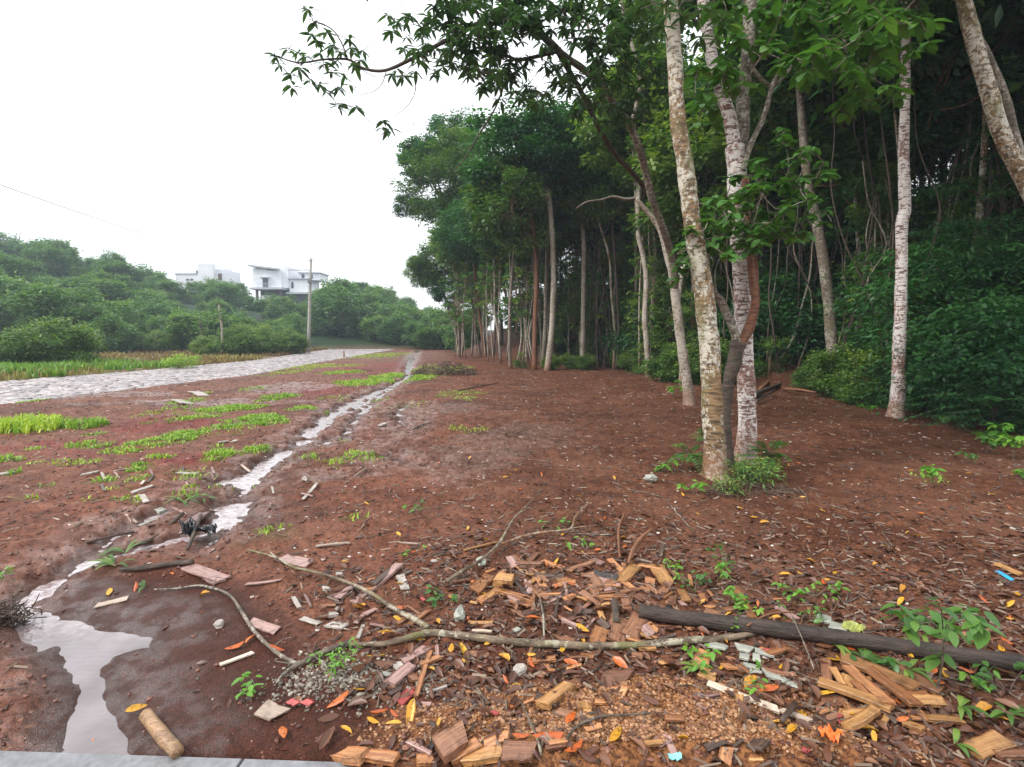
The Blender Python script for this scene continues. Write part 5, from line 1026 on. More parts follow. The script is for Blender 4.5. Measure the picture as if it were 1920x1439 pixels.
# ---- stones, tile chips, shards
def stone_mesh(seed, s=1.0, flat=.6, mat='s', sub=2, ang=.42):
    bm = bmesh.new(); bmesh.ops.create_icosphere(bm, subdivisions=sub, radius=1.0); co = np.array([v.co for v in bm.verts])
    n = vn(co[:, 0] * 1.7 + seed, co[:, 1] * 1.7 + co[:, 2] * 1.9, seed); f = 1 - ang + 2 * ang * n; f = f * np.minimum(1, .72 / (np.abs(co[:, 0] * .8 + co[:, 1] * .6) + .01)) * np.minimum(1, .7 / (np.abs(co[:, 1] * .8 - co[:, 0] * .6) + .01))
    for v, k in zip(bm.verts, f): v.co = v.co * k; v.co.z *= flat
    me = bpy.data.meshes.new('stone'); bm.to_mesh(me); bm.free(); me.materials.append(W[mat] if isinstance(mat, str) else mat); return me
def stone(px, py, s, mat, label, flat=.6, grp='stones in the litter', name='stone', cat='stone', sx=1.0):
    g = gp(px, py, s * flat * .55); o = link(name, stone_mesh(int(px + py), 1, flat, mat), None, tuple(g)); s *= .72; o.scale = (s * sx * 1.25, s * .85, s); o.rotation_euler = (random.gauss(0, .2), random.gauss(0, .2), random.random() * 6); tag(o, label, cat, grp)
for px, py, s, mt, lab in [(411, 1175, .042, 's', 'pale upright stone on the wet sand right of the puddle'), (862, 1160, .065, 'g', 'grey-brown stone just above the lichen branch'), (970, 1185, .032, 'g', 'small pale grey stone right of the yellowish strip'), (903, 1060, .06, 'g', 'greenish-grey stone left of the centre pile'), (572, 902, .055, 's', 'white stone lying beyond the main stream'), (637, 1080, .035, 's', 'upright pinkish stone, upper one near the lichen branch'), (613, 1108, .035, 's', 'upright pinkish stone, lower one near the lichen branch'), (975, 1262, .045, 's', 'pinkish crumbly lump below the lichen branch'), (1222, 902, .09, 'g', 'grey stone at the left foot of the tree clump'), (728, 1270, .03, 'g', 'grey pebble stone left of the pinkish boards'), (815, 1055, .03, 's', 'small white stone beyond the long purple-brown plank'), (1700, 1295, .05, 'g', 'pale stone at the foot of the leafy seedling')]:
    stone(px, py, s, mt, lab)
g0 = [((616, 1158), (634, 1156), .05, .02, 'white square tile chip left of the lichen branch'), ((615, 1174), (648, 1178), .06, .012, 'larger white tile piece below the white square chip'), ((630, 1143), (642, 1148), .03, .012, 'tiny white chip behind the white square tile chip')]
for a, b, wd, th, lab in g0: piece(a, b, wd, th, 's', lab, group='white tile chips', name='tile_chip', cat='tile chip')
for i, (x, y, l, wd, lab) in enumerate([(1345, 1218, 34, .06, 'grey tile shard closest to the lichen branch'), (1395, 1222, 30, .06, 'grey shard beside the red flake under the dark log'), (1432, 1230, 34, .05, 'grey shard right of the red flake under the dark log'), (1395, 1238, 18, .05, 'small grey shard of the upper row'), (1418, 1240, 14, .05, 'pale bright grey shard of the upper row'), (1408, 1256, 24, .035, 'narrow grey-blue shard in the middle row'), (1416, 1270, 22, .05, 'bluish-grey shard in the lower row'), (1448, 1272, 30, .075, 'large grey shard in the middle of the shard group'), (1462, 1280, 30, .06, 'grey shard under the edge of the large one'), (1486, 1290, 34, .06, 'pointed grey shard at the right end of the shard group'), (1572, 1182, 32, .10, 'standing grey slate piece just behind the dark log'), (1545, 1166, 26, .08, 'brown-grey tile piece behind the dark log')]):
    a = .35 + random.gauss(0, .2); piece((x - l / 2, y - l * .12), (x + l / 2, y + l * .12), wd, .012, 'g', lab, .006, 'tile_shard', 'tile shard', 'grey shards below the dark log')
for x, y, l, wd, mt, lab in [(1440, 1226, 16, .03, 'r', 'bright red flake between the grey shards'), (1572, 1350, 14, .035, 'r', 'upper red chip left of the slat pile'), (1578, 1363, 12, .03, 'r', 'lower red chip left of the slat pile'), (1510, 1414, 14, .02, 'r', 'red sliver in the bottom leaf litter, right of the middle'), (928, 1343, 10, .02, 'r', 'small pink chip above the brown board at the kerb'), (550, 1323, 16, .03, 'r', 'left red flake at the gravel patch'), (577, 1323, 14, .03, 'r', 'right red flake at the gravel patch'), (806, 1108, 9, .03, 'r', 'red chip beyond the little green sprout'), (793, 1128, 6, .02, 'r', 'red stick piece left of the little green sprout')]:
    piece((x - l / 2, y - 3), (x + l / 2, y + 3), wd, .008, mt, lab, .006, 'painted_chip', 'painted chip', 'red chips in the litter')
BLUE = plain('blue_plastic', (.05, .42, .75), .3, 8, .15, .1); CYAN = plain('cyan_plastic', (.25, .62, .62), .35, 8, .15, .1); FUN = plain('orange_pulp', (.85, .16, .02), .35, 20, .3, .6); BLK = plain('black_plastic', (.018, .019, .022), .16, 7, .2, .3)
def scrap(px, py, sx, sy, mat, label, name, cat, seed, hgt=.02, n=10, rz=0):
    r = np.random.default_rng(seed); g = gp(px, py, .004); xs, ys = np.meshgrid(np.linspace(-1, 1, n), np.linspace(-1, 1, n)); X, Y = xs.ravel(), ys.ravel()
    edge = np.maximum(np.abs(X), np.abs(Y)); f = 1 - .35 * vn(np.arctan2(Y, X) * 1.4 + 5, edge * 0, seed) * edge
    Z = hgt * (fbm(X, Y, 1.6, 3, seed) ** 1.5) * 2 + hgt * .6 * np.abs(np.sin(X * 5 + Y * 2 + seed)) ; V = np.stack([X * sx * f, Y * sy * f, Z], 1); i, j = np.meshgrid(np.arange(n - 1), np.arange(n - 1), indexing='ij'); q = np.stack([i * n + j, i * n + j + 1, (i + 1) * n + j + 1, (i + 1) * n + j], -1).reshape(-1, 4)
    V2 = V - [0, 0, .0015]; m = M(); m.add(np.vstack([V, V2]), [q, q[:, ::-1] + n * n]); o = link(name, m.mesh(name, [mat]), None, tuple(g)); o.rotation_euler = (0, 0, rz); return tag(o, label, cat)
scrap(382, 1010, .125, .07, BLK, 'crumpled black plastic bag draped on a stick beside the rill', 'plastic_bag', 'plastic bag', 5, .06, 22, .2)
scrap(352, 1006, .05, .06, BLK, 'torn black plastic shred hanging on the curved dark stick', 'plastic_shred', 'plastic scrap', 8, .09, 14, .9)
scrap(1268, 1425, .028, .018, CYAN, 'cyan plastic shard at the bottom of the photo', 'plastic_shard', 'plastic scrap', 9, .008, 8, .1)
piece((1868, 1074), (1898, 1092), .028, .006, 'o', 'bright blue plastic strip near the right edge of the photo', .005, 'plastic_strip', 'plastic scrap', None).data.materials[0] = BLUE
scrap(1555, 1394, .035, .03, FUN, 'crumpled bright orange peel on the ochre soil', 'fruit_peel', 'fruit peel', 14, .035, 12, .4)
scrap(1600, 1184, .05, .05, plain('yellow_streaked_leaf', (.26, .28, .07), .4, 22, .5, .3, sc=(1, 6, 1)), 'yellow-green streaked leaf standing beside the slate piece', 'withered_leaf', 'leaf', 15, .018, 10, .8)
# ---- branches and logs
B_TWIG = barkmat('branch_bark', (.07, .045, .028), (.20, .145, .095), (.42, .38, .28), .98, .5, .9, foot=0)
def branch(path, rad, mat, label, seg=8, n=6, wob=.16, lift=0.0, side=(), name='branch', cat='branch', group=None, lifts=None, ends=False):
    pts = np.array([gp(x, y, (rad[0] if np.ndim(rad) else rad) * .8 + lift + (lifts[i] if lifts is not None else 0)) for i, (x, y) in enumerate(path)]); c = pts.mean(0); m = M()
    tube(m, pts - c, rad, seg, n, wob)
    for (k, dx, dy, dz, r) in side:
        p = pts[k] - c; d = np.array([dx, dy, dz]); tube(m, [p, p + d * .5 + rng.normal(0, .012, 3), p + d], [r, r * .4], 5, 3, .1, cap=False)
    o = link(name, m.mesh(name, [mat]), None, tuple(c)); return tag(o, label, cat, group)
branch([(655, 1216), (720, 1215), (770, 1202), (810, 1194), (870, 1200), (950, 1210), (1040, 1216), (1120, 1219), (1200, 1217), (1290, 1208), (1375, 1202), (1425, 1192)], [.010, .013, .016, .018, .019, .019, .019, .018, .018, .017, .015, .012], B_TWIG, 'long lichen-covered branch lying across the litter in the middle foreground', 10, 7, .18, .012)
branch([(803, 1192), (770, 1172), (735, 1152), (690, 1122), (640, 1100), (590, 1085), (550, 1075), (520, 1058), (480, 1046), (463, 1042)], [.015, .013, .011, .010, .009, .008, .005], B_TWIG, 'crooked lichen branch running to the upper left from the long one', 8, 6, .2, .03, [(7, -.10, .10, .04, .005), (5, .16, -.10, 0, .006), (8, .12, .02, .02, .004), (3, -.12, .1, .02, .004)])
branch([(658, 1214), (625, 1225), (590, 1240), (560, 1255), (538, 1268), (520, 1290)], [.014, .014, .012, .010, .008], B_STICK, 'lower crooked branch ending beside the gravel', 8, 5, .2, .012, [(2, .10, -.12, .02, .005), (3, -.12, .01, .01, .006), (1, .06, -.16, 0, .005)])
branch([(290, 1110), (335, 1108), (372, 1103), (400, 1108), (432, 1122), (452, 1150), (478, 1190), (510, 1222), (535, 1240), (556, 1252)], [.004, .006, .008, .009, .010, .010, .010, .011], B_STICK, 'thin curved twig arching over the wet sand', 7, 6, .2, .012, [(3, .01, .09, .02, .003), (7, .08, .05, .03, .004)])
branch([(838, 1103), (870, 1082), (905, 1060), (936, 1030), (962, 985), (985, 960), (1015, 930)], [.012, .012, .011, .009, .006, .004], B_TWIG, 'straight thin lichen branch pointing away beyond the centre pile', 8, 6, .14, .035, [(4, .15, .2, .04, .004), (5, .1, .0, .03, .004)])
branch([(940, 1030), (990, 1012), (1040, 1005), (1070, 1000), (1080, 975), (1105, 950)], [.009, .009, .009, .008, .005], B_LICHEN, 'side branch curving right from the straight thin branch', 7, 6, .14, .03, [(3, .12, -.03, .03, .004), (4, .1, .12, .03, .003)])
branch([(1078, 1002), (1130, 1004), (1165, 1002)], [.006, .004], B_STICK, 'thin twig continuing to the right of the curving side branch', 6, 5)
branch([(1198, 1160), (1300, 1175), (1400, 1187), (1500, 1200), (1600, 1215), (1700, 1230), (1810, 1246), (1930, 1262), (2040, 1276)], [.036, .038, .038, .038, .037, .037, .037, .036], B_LOG, 'long smooth dark log lying across the lower right', 16, 8, .07, .012, name='log', cat='log')
branch([(275, 1352), (300, 1385), (334, 1424)], [.025, .026, .024], woodmat('peeled_wood', (.16, .08, .04), (.42, .25, .13)), 'short peeled golden-brown log on the kerb at the lower left', 16, 5, .10, .006, name='log', cat='log')
branch([(1152, 1140), (1154, 1158), (1156, 1180)], [.020, .020, .019], B_DARK, 'stubby cut dark log end standing among the boards', 12, 4, .05, .02, name='log', cat='log')
branch([(1255, 1148), (1246, 1165)], [.02, .019], W['k'], 'short charred stub behind the tip of the dark log', 10, 3, .1, .01, name='log', cat='log')
branch([(1222, 1020), (1200, 1030), (1185, 1052), (1178, 1066)], [.008, .013, .013, .009], B_RED, 'bright orange-brown twisted branch rising behind the right pile', 8, 6, .2, .03, lifts=[.08, .04, .03, 0])
branch([(1170, 980), (1160, 1000), (1160, 1030), (1162, 1052)], [.007, .009, .008], B_RED, 'orange-brown twig left of the twisted branch', 7, 6, .2, .02, lifts=[.05, .02, .01, 0])
branch([(1012, 1128), (1018, 1160), (1020, 1202)], [.005, .007, .005], B_STICK, 'thin grey twig standing down to the lichen branch', 6, 5, .1, .02)
branch([(345, 985), (318, 1005), (290, 1022), (250, 1033)], [.016, .018, .014], B_DARK, 'curved dark stick reaching over the rill left of the black plastic', 9, 6, .2, .02, lifts=[.07, .05, .02, 0])
branch([(378, 998), (366, 1018), (352, 1040)], [.014, .015, .012], B_DARK, 'short dark stick standing out of the black plastic', 9, 5, .15, .03, lifts=[.10, .04, 0])
branch([(362, 1060), (320, 1064), (265, 1072), (225, 1075)], [.016, .018, .018, .012], B_DARK, 'dark wet stick lying in front of the rill', 8, 5, .15, .01, [(2, -.05, .08, .01, .006)])
branch([(1400, 1200), (1440, 1178), (1490, 1172)], [.006, .005], B_RED, 'thin reddish twig crossing the dark log', 6, 6, .1, .07)
branch([(1485, 1195), (1505, 1235), (1525, 1275)], [.004, .003], B_STICK, 'straight thin grey twig leaning on the dark log', 5, 4, .1, .05, lifts=[.05, .03, 0])
branch([(1525, 1070), (1555, 1105), (1585, 1142)], [.003, .004], B_STICK, 'long thin twig behind the dark log pointing away', 5, 4, .1, .02)
branch([(978, 1325), (1000, 1375), (1012, 1410), (1018, 1439)], [.004, .005, .005], B_STICK, 'pale thin stem running down to the bottom edge near the flat brown board', 6, 5, .1, .012)
branch([(1060, 1398), (1080, 1370), (1120, 1352), (1160, 1348), (1220, 1344)], [.006, .005, .003], B_STICK, 'curved twig on the ochre soil at the bottom', 6, 5, .1, .01)
branch([(1465, 1370), (1490, 1335)], [.010, .012], W['d'], 'dark split stick crossing the gap between the two pale slats', 7, 3, .1, .03)
branch([(1180, 920), (1240, 935), (1265, 960), (1300, 1000)], [.005, .004], B_STICK, 'pale twig left of the bush at the tree clump', 5, 6, .1, .01)
branch([(1240, 880), (1290, 868), (1318, 858)], [.010, .006], B_STICK, 'stick leaning at the left foot of the tree clump', 6, 5, .1, .06)
branch([(1495, 915), (1510, 930), (1515, 948)], [.006, .004], B_STICK, 'short twig right of the bush at the tree clump', 5, 5, .1, .01)
branch([(775, 808), (790, 800), (808, 795)], [.012, .008], B_DARK, 'dark stick on the wet ground in the middle distance', 6, 3, .1, .01)
branch([(860, 735), (900, 727), (935, 720)], [.02, .012], B_DARK, 'dark fallen branch in front of the forest, middle distance', 6, 4, .1, .02)
rr = random.Random(44)
for i in range(150):
    x = rr.uniform(640, 1900); y = 760 + 560 * rr.random() ** 1.3; a = rr.random() * 3.14; l = rr.uniform(14, 46) * (.5 + (y - 700) / 600); k = [(x + math.cos(a) * l * t + rr.gauss(0, l * .06), y + math.sin(a) * l * .35 * t + rr.gauss(0, l * .04)) for t in (-1, -.3, .4, 1)]
    k = [(px_, min(1404, py_)) for px_, py_ in k]
    branch(k, [.0035, .0045, .002], rr.choice([B_STICK, B_STICK, B_DARK, B_RED]), f"{'long' if l > 30 else 'short'} thin broken twig {spot(x, y)}", 4, 3, .1, .004, name='twig', cat='twig', group='twigs strewn in the litter')
# ---- fallen leaves
def curled(seed, T0, wd, mats):
    r = np.random.default_rng(seed); T = lancet(wd, r.uniform(-.25, .3), r.uniform(-.3, .35)); m = M(); v = T[0].copy(); v[:, 1] -= .5; v[:, 0] += .12 * np.sin(v[:, 1] * 3) * r.uniform(-1, 1); v[:, 2] -= v[:, 2].min(); v[:, 2] += .05 * r.random() * np.abs(v[:, 1]); m.add(v, [T[1], T[2]], .3 + .4 * r.random()); me = m.mesh('leaf', [mats]); return me
YL_ = [curled(200 + i, 0, .17 + .02 * (i % 3), M_YEL) for i in range(5)]; OL_ = [curled(220 + i, 0, .18 + .02 * (i % 3), M_ORA) for i in range(4)]; BL_ = [curled(240 + i, 0, .15 + .03 * (i % 4), M_LITTER) for i in range(9)]
def leaf_at(px, py, L_, meshes, label, cat, group, ang=None, name='fallen_leaf'):
    g = gp(px, py, .012); o = link(name, random.choice(meshes), None, tuple(g)); o.scale = (L_,) * 3; o.rotation_euler = (random.gauss(0, .25), random.gauss(0, .3), random.random() * 6.28 if ang is None else ang); return tag(o, label, cat, group)
HL = [(722, 1198, 'y', .095, 'broad yellow leaf lying over the lichen branch'), (866, 1225, 'y', .09, 'upright yellow leaf just below the lichen branch, left of centre'), (945, 1240, 'y', .095, 'large folded yellow leaf below the middle of the lichen branch'), (1072, 1252, 'o', .085, 'orange-yellow leaf on the brown leaves right of the half-buried board'), (716, 1236, 'y', .07, 'narrow yellow leaf left of the pinkish boards'), (846, 1220, 'y', .06, 'pale yellow leaf tucked beside the upright one'), (808, 1262, 'y', .06, 'hooked yellow leaf over the pinkish boards'), (770, 1346, 'y', .10, 'flat yellow leaf at the edge of the smooth sand'), (635, 1322, 'o', .09, 'orange leaf at the edge of the gravel patch'), (530, 1385, 'o', .085, 'orange-red leaf on the smooth sand near the kerb'), (527, 1412, 'o', .06, 'mottled orange leaf close to the kerb'), (257, 1336, 'y', .07, 'tan-yellow leaf beside the puddle above the peeled log'), (10, 1398, 'y', .07, 'yellow leaf at the left bottom corner'), (440, 1218, 'o', .08, 'orange leaf on the sand right of the puddle'), (470, 1203, 'o', .06, 'small orange leaf above the pale pink stick'), (520, 1222, 'o', .07, 'orange leaf touching the thin curved twig'), (678, 1142, 'y', .085, 'yellow leaf left of the lichen branch fork'), (752, 1146, 'o', .085, 'orange leaf just beyond the lichen branch'), (752, 1100, 'y', .08, 'yellow leaf near the end of the long purple-brown plank'), (822, 1170, 'y', .05, 'small yellow leaf above the lichen branch'), (1092, 1182, 'y', .075, 'yellow-green leaf right of the diagonal slat'), (1094, 1208, 'y', .05, 'small yellow leaf touching the lichen branch'), (1000, 1165, 'o', .08, 'orange leaf on the long diagonal slat'), (1163, 1250, 'o', .085, 'orange leaf above the half-buried broad board'), (1156, 1385, 'y', .11, 'big tan-yellow leaf near the bottom, middle'), (1076, 1410, 'o', .085, 'orange leaf near the bottom edge, left of the tan one'), (1028, 1388, 'o', .10, 'orange folded leaf left of the twig on the ochre soil'), (1070, 1355, 'o', .08, 'curled orange leaf at the end of the curved twig'), (1408, 1286, 'y', .09, 'oval yellow leaf left of the pale slats'), (1440, 1300, 'o', .08, 'orange leaf right of the oval yellow one'), (1500, 1350, 'y', .10, 'yellow leaf lying on the second pale slat'), (1485, 1376, 'y', .075, 'yellow leaf curled below the pale slats'), (1462, 1362, 'y', .05, 'small bright yellow leaf beside the dark split stick'), (1570, 1242, 'y', .09, 'narrow yellow leaf at the left tip of the heavy golden plank'), (1466, 1255, 'y', .05, 'small yellow leaf between the grey shards and the dark log'), (1452, 1165, 'y', .07, 'yellow leaf behind the dark log next to the pink slat'), (1893, 1165, 'y', .06, 'heart-shaped yellow leaf near the right edge'), (1892, 1138, 'y', .07, 'yellow leaf above the heart-shaped one at the right edge'), (1842, 1338, 'y', .09, 'narrow yellow leaf right of the slat pile'), (1812, 1262, 'o', .05, 'small orange-brown leaf under the dark log at the right'), (1520, 1056, 'y', .055, 'round yellow leaf in the open brown soil at the right'), (1472, 1082, 'y', .07, 'yellow leaf on the soil left of the thin twig'), (1690, 1108, 'y', .07, 'yellow leaf beyond the leafy seedling'), (1568, 1080, 'y', .06, 'slim yellow leaf right of the round one'), (385, 1118, 'y', .07, 'yellow leaf on the dark soil left of the thin curved twig'), (205, 1114, 'y', .07, 'yellow leaf on the mud above the puddle'), (255, 1106, 'o', .06, 'orange leaf on the mud right of the yellow one above the puddle'), (322, 1080, 'o', .04, 'small orange leaf by the split pinkish board'), (165, 1408, 'o', .06, 'reddish-brown leaf floating in the puddle near the kerb'), (1280, 1392, 'y', .045, 'tiny yellow leaf on the ochre soil')]
for x, y, k, s, lab in HL:
    s *= 1.12
    ang = None; leaf_at(x, y, s, YL_ if k == 'y' else OL_, lab, 'fallen leaf', 'yellow and orange fallen leaves', ang)
rr = random.Random(55)
def yrand(lo=860, hi=1400): return lo + (hi - lo) * rr.random() ** 1.25
for i in range(150):
    x = rr.uniform(620, 1910); y = yrand(); k = rr.random() < .62
    leaf_at(x, y, rr.uniform(.035, .075), YL_ if k else OL_, f"small {'yellow' if k else 'orange'} fallen leaf {spot(x, y)}", 'fallen leaf', 'small yellow fallen leaves' if k else 'small orange fallen leaves')
for i in range(290):
    x = rr.uniform(600, 1915); y = 1060 + 365 * rr.random() ** .8
    if 620 < x < 860 and y > 1330: continue
    if 840 < x < 1480 and y > 1300 and rr.random() < .55: continue
    if y > 1408 + (x - 700) * .0 and x < 700: continue
    leaf_at(x, y, rr.uniform(.05, .095), BL_, f"brown dead leaf in the litter {spot(x, y)}", 'dead leaf', 'brown dead leaves in the foreground', name='dead_leaf')
# litter that nobody could count
def scatter_xy(n, y0, y1, pw, wfun):
    Y = y0 + (y1 - y0) * rng.random(n) ** pw; X = (rng.random(n) * 2.6 - 1.05) * (Y + .6); k = wfun(X, Y) > rng.random(n); X, Y = X[k], Y[k]
    k = (water_sd(X, Y) > .02) & ((Y > KY(X)) | (X > -.5)); return X[k], Y[k]
def wlit(X, Y):
    sand, och = zones(X, Y); base = sm(-1.6, .3, X + (fbm(X, Y, 1.1, 2, 77) - .5) * 2) * (.16 + .84 * sm(5.2, 3.0, Y)) + .05
    hot = sm(1.5, .4, np.hypot((X - .8) / 1.8, (Y - 2.9) / 1.0)); return np.clip(base * (.4 + .8 * fbm(X, Y, 2.3, 3, 80)) + hot * .5, 0, 1) * (1 - .96 * sand) * (1 - .9 * och)
m = M()
X, Y = scatter_xy(66000, 1.2, 19, 1.9, wlit); n = len(X); Ls = (.018 + .055 * rng.random(n) ** 1.8) * (1 - .3 * sm(3.5, 7, Y)) * (1 + .03 * Y)
D = rdir(n, 0, .22); U = rdir(n, 2.2, .8); h = H(X, Y) + .003 + rng.random(n) * .008
leaves(m, np.stack([X, Y, h], 1), D, U, Ls, lancet(.2, .25, .12)[:3], np.clip(rng.normal(.30, .24, n), 0, 1))
tag(link('leaf_litter', m.mesh('leaf_litter', [M_LITTER])), 'brown dead leaf fragments and bark bits covering the clearing', 'leaf litter', kind='stuff'); print('litter', n)
m = M()
X, Y = scatter_xy(27000, 1.2, 24, 1.7, lambda X, Y: .25 + .75 * wlit(X, Y) * 1.3 - .9 * zones(X, Y)[0]); n = len(X); l = rng.uniform(.015, .07, n) * (1 + .04 * Y); a = rng.random(n) * 6.28; w_ = rng.uniform(.0015, .006, n) * (1 + .12 * Y); h = H(X, Y); th = w_ * .8
dx, dy = np.cos(a) * l / 2, np.sin(a) * l / 2; ox, oy = -np.sin(a) * w_, np.cos(a) * w_; z2 = h + rng.uniform(.002, .018, n); zt = th + .002
V = np.stack([np.stack([X - dx - ox, Y - dy - oy, h], 1), np.stack([X + dx - ox, Y + dy - oy, z2], 1), np.stack([X + dx + ox, Y + dy + oy, z2], 1), np.stack([X - dx + ox, Y - dy + oy, h], 1), np.stack([X - dx, Y - dy, h + zt], 1), np.stack([X + dx, Y + dy, z2 + zt], 1)], 1).reshape(-1, 3)
o_ = (np.arange(n) * 6)[:, None]; m.add(V, [o_ + np.array([[0, 1, 5, 4]]), o_ + np.array([[3, 4, 5, 2]]), o_ + np.array([[0, 4, 3]]), o_ + np.array([[1, 2, 5]])], np.repeat(rng.random(n), 6))
tag(link('twig_litter', m.mesh('twig_litter', [M_TWIGW], False)), 'tiny twig and wood fragments strewn over the clearing', 'twig litter', kind='stuff')
# soil clods and pebbles
def lumps(name, X, Y, s, mat, label, cat, flat=.6):
    n = len(X); bm = bmesh.new(); bmesh.ops.create_icosphere(bm, subdivisions=1, radius=1); v = np.array([p.co for p in bm.verts]); f = np.array([[q.index for q in p.verts] for p in bm.faces]); bm.free()
    a = rng.random(n) * 6.28; st = rng.uniform(.6, 1.5, (n, 1)); c, s_ = np.cos(a)[:, None], np.sin(a)[:, None]; vv = v[None] * (1 + rng.normal(0, .16, (n, len(v), 1))); vx, vy = vv[..., 0] * st, vv[..., 1]
    V = np.stack([X[:, None] + (vx * c - vy * s_) * s[:, None], Y[:, None] + (vx * s_ + vy * c) * s[:, None], H(X, Y)[:, None] + (vv[..., 2] * flat + .25) * s[:, None]], -1).reshape(-1, 3)
    m = M(); m.add(V, [(f[None] + (np.arange(n) * len(v))[:, None, None]).reshape(-1, 3)], np.repeat(rng.random(n), len(v))); tag(link(name, m.mesh(name, [mat], False)), label, cat, kind='stuff')
def clodmat(name, cols, rough=.5):
    m, t, b = newmat(name); at = N(t, 'ShaderNodeAttribute', attribute_name='tone'); c = ramp(t, at.outputs['Fac'], cols); c = mixc(t, .5, c, mixc(t, 1, c, ramp(t, noise(t, 60, 3), [(.35, (.3,) * 3), (.65, (1, 1, 1))]), 'MULTIPLY')); t.links.new(c, b.inputs['Base Color']); b.inputs['Roughness'].default_value = rough; return m
X, Y = scatter_xy(54000, 1.2, 26, 1.6, lambda X, Y: .85 - .7 * zones(X, Y)[0]); lumps('soil_clods', X, Y, (.003 + .011 * rng.random(len(X)) ** 2.5) * (1 + .05 * Y), clodmat('clod_soil', [(0, (.06, .02, .012)), (.6, (.15, .05, .03)), (1, (.27, .115, .07))]), 'small crumbs and clods of reddish soil', 'soil clods')
c = G(1180, 1400); X = c[0] + rng.normal(0, .5, 9000); Y = c[1] + np.abs(rng.normal(0, .2, 9000)) - .15; k = (Y > KY(X) + .02) & (zones(X, Y)[1] > .1); X, Y = X[k], Y[k]; lumps('ochre_crumbs', X, Y, rng.uniform(.002, .009, len(X)), clodmat('crumb_ochre', [(0, (.13, .05, .02)), (.6, (.34, .15, .06)), (1, (.52, .3, .16))]), 'crumbly ochre soil grains at the bottom of the photo', 'soil crumbs')
c = G(640, 1290); X = np.r_[c[0] + rng.normal(0, .16, 1500), G(760, 1300)[0] + rng.normal(0, .12, 350)]; Y = np.r_[c[1] + rng.normal(0, .085, 1500), G(760, 1300)[1] + rng.normal(0, .06, 350)]; lumps('gravel', X, Y, .002 + .009 * rng.random(len(X)) ** 2 , clodmat('gravel_grey', [(0, (.09, .06, .045)), (.6, (.22, .18, .14)), (1, (.42, .37, .31))]), 'patch of small grey gravel beside the smooth wet sand', 'gravel', .8)
X, Y = scatter_xy(2600, 2.4, 20, 1.5, lambda X, Y: .6 - .6 * zones(X, Y)[0]); lumps('pale_chips', X, Y, rng.uniform(.004, .012, len(X)) * (1 + .08 * Y), clodmat('chip_pale', [(0, (.4, .3, .24)), (1, (.7, .62, .56))]), 'tiny pale stone and plaster chips strewn on the soil', 'stone chips', .4)
# ---- small plants in the clearing
def seedling(px, py, label, n=6, h=.12, Lf=.06, mat=M_LEAFB, T=TW, spread=.08, grp='small green seedlings', name='seedling', stems=3):
    g = gp(px, py); t_ = empty(name, g, label, 'plant', grp); ms_, ml = M(), M()
    for i in range(stems):
        e = np.array([random.gauss(0, spread), random.gauss(0, spread), h * random.uniform(.6, 1.1)]); tube(ms_, [[0, 0, -.01], e * [.4, .4, .6], e], [.0025, .0012], 4, 3, cap=False)
        whorl(ml, e, n, Lf, T, .25, .5); whorl(ml, e * .7, max(2, n // 2), Lf * .8, T, .2, .4)
    link('leaves', ml.mesh('leaves', [mat]), t_); link('stem', ms_.mesh('stem', [B_STICK]), t_)
SD = [(775, 965, 'two-leaved bright green seedling standing in the open soil', 3, .10, .05), (766, 962, 'tiny green sprout left of the two-leaved seedling', 3, .07, .04), (1040, 996, 'bright green seedling beside the curving side branch', 4, .06, .05), (1093, 1033, 'small green sprout behind the right pile', 5, .05, .045), (838, 1132, 'blue-green sprout left of the centre pile', 6, .07, .05), (772, 1042, 'tiny green sprout far behind the purple-brown plank', 4, .05, .035), (1262, 1080, 'green weed beside the pale yellow board', 6, .06, .045), (1302, 1116, 'yellow-green round-leaved weed behind the dark log', 6, .06, .05), (1345, 1090, 'tall leafy weed behind the tip of the dark log', 7, .16, .05), (1375, 1075, 'upper leafy weed right of the tall one', 6, .14, .045), (1405, 1140, 'bright leafy weed close behind the dark log', 8, .08, .045), (1500, 1128, 'pair of green weeds behind the dark log, left plant', 7, .07, .045), (1525, 1122, 'pair of green weeds behind the dark log, right plant', 7, .08, .045), (1380, 1155, 'small weed touching the back of the dark log', 5, .05, .04), (1500, 1175, 'small weed beside the pink flat slat', 5, .08, .035), (470, 1275, 'dark blue-green seedling on the wet sand', 5, .05, .045), (1290, 1240, 'grassy green weed under the lichen branch right end', 6, .08, .05), (1375, 1290, 'small weed next to the oval yellow leaf', 5, .06, .035), (1235, 885, 'low green weed left of the tree clump', 8, .12, .09), (1300, 925, 'low weed in front of the tree clump', 6, .1, .08), (1750, 915, 'light green weed alone on the soil at the right', 9, .22, .09), (1775, 800, 'green weed near the dark forest edge', 8, .2, .1), (1620, 775, 'light green weed left of the lone white trunk', 8, .2, .12), (1850, 850, 'bright weed before the dark bushes at the right', 9, .25, .12), (1900, 862, 'bright weed at the right photo edge', 9, .28, .12), (1880, 838, 'bright weed behind the one at the right edge', 9, .3, .12), (1820, 870, 'pale weed on the soil near the right bushes', 7, .15, .09), (1915, 900, 'low green weed at the right photo edge, nearer', 7, .12, .08), (10, 1085, 'single green weed at the left photo edge above the puddle', 4, .08, .05), (1262, 745, 'pale dry-looking weed left of the leaning tree foot', 9, .4, .16), (1790, 1225, 'round-leaved light green seedling above the dark log at the right', 4, .10, .06), (1545, 1170, 'green sprig by the brown-grey tile piece', 4, .1, .04), (1655, 1265, 'broad-leaved green weed under the dark log', 5, .05, .05), (1830, 1290, 'green weed below the dark log at the right', 5, .05, .045), (1890, 1300, 'leafy green weed at the right photo edge below the log', 6, .06, .05)]
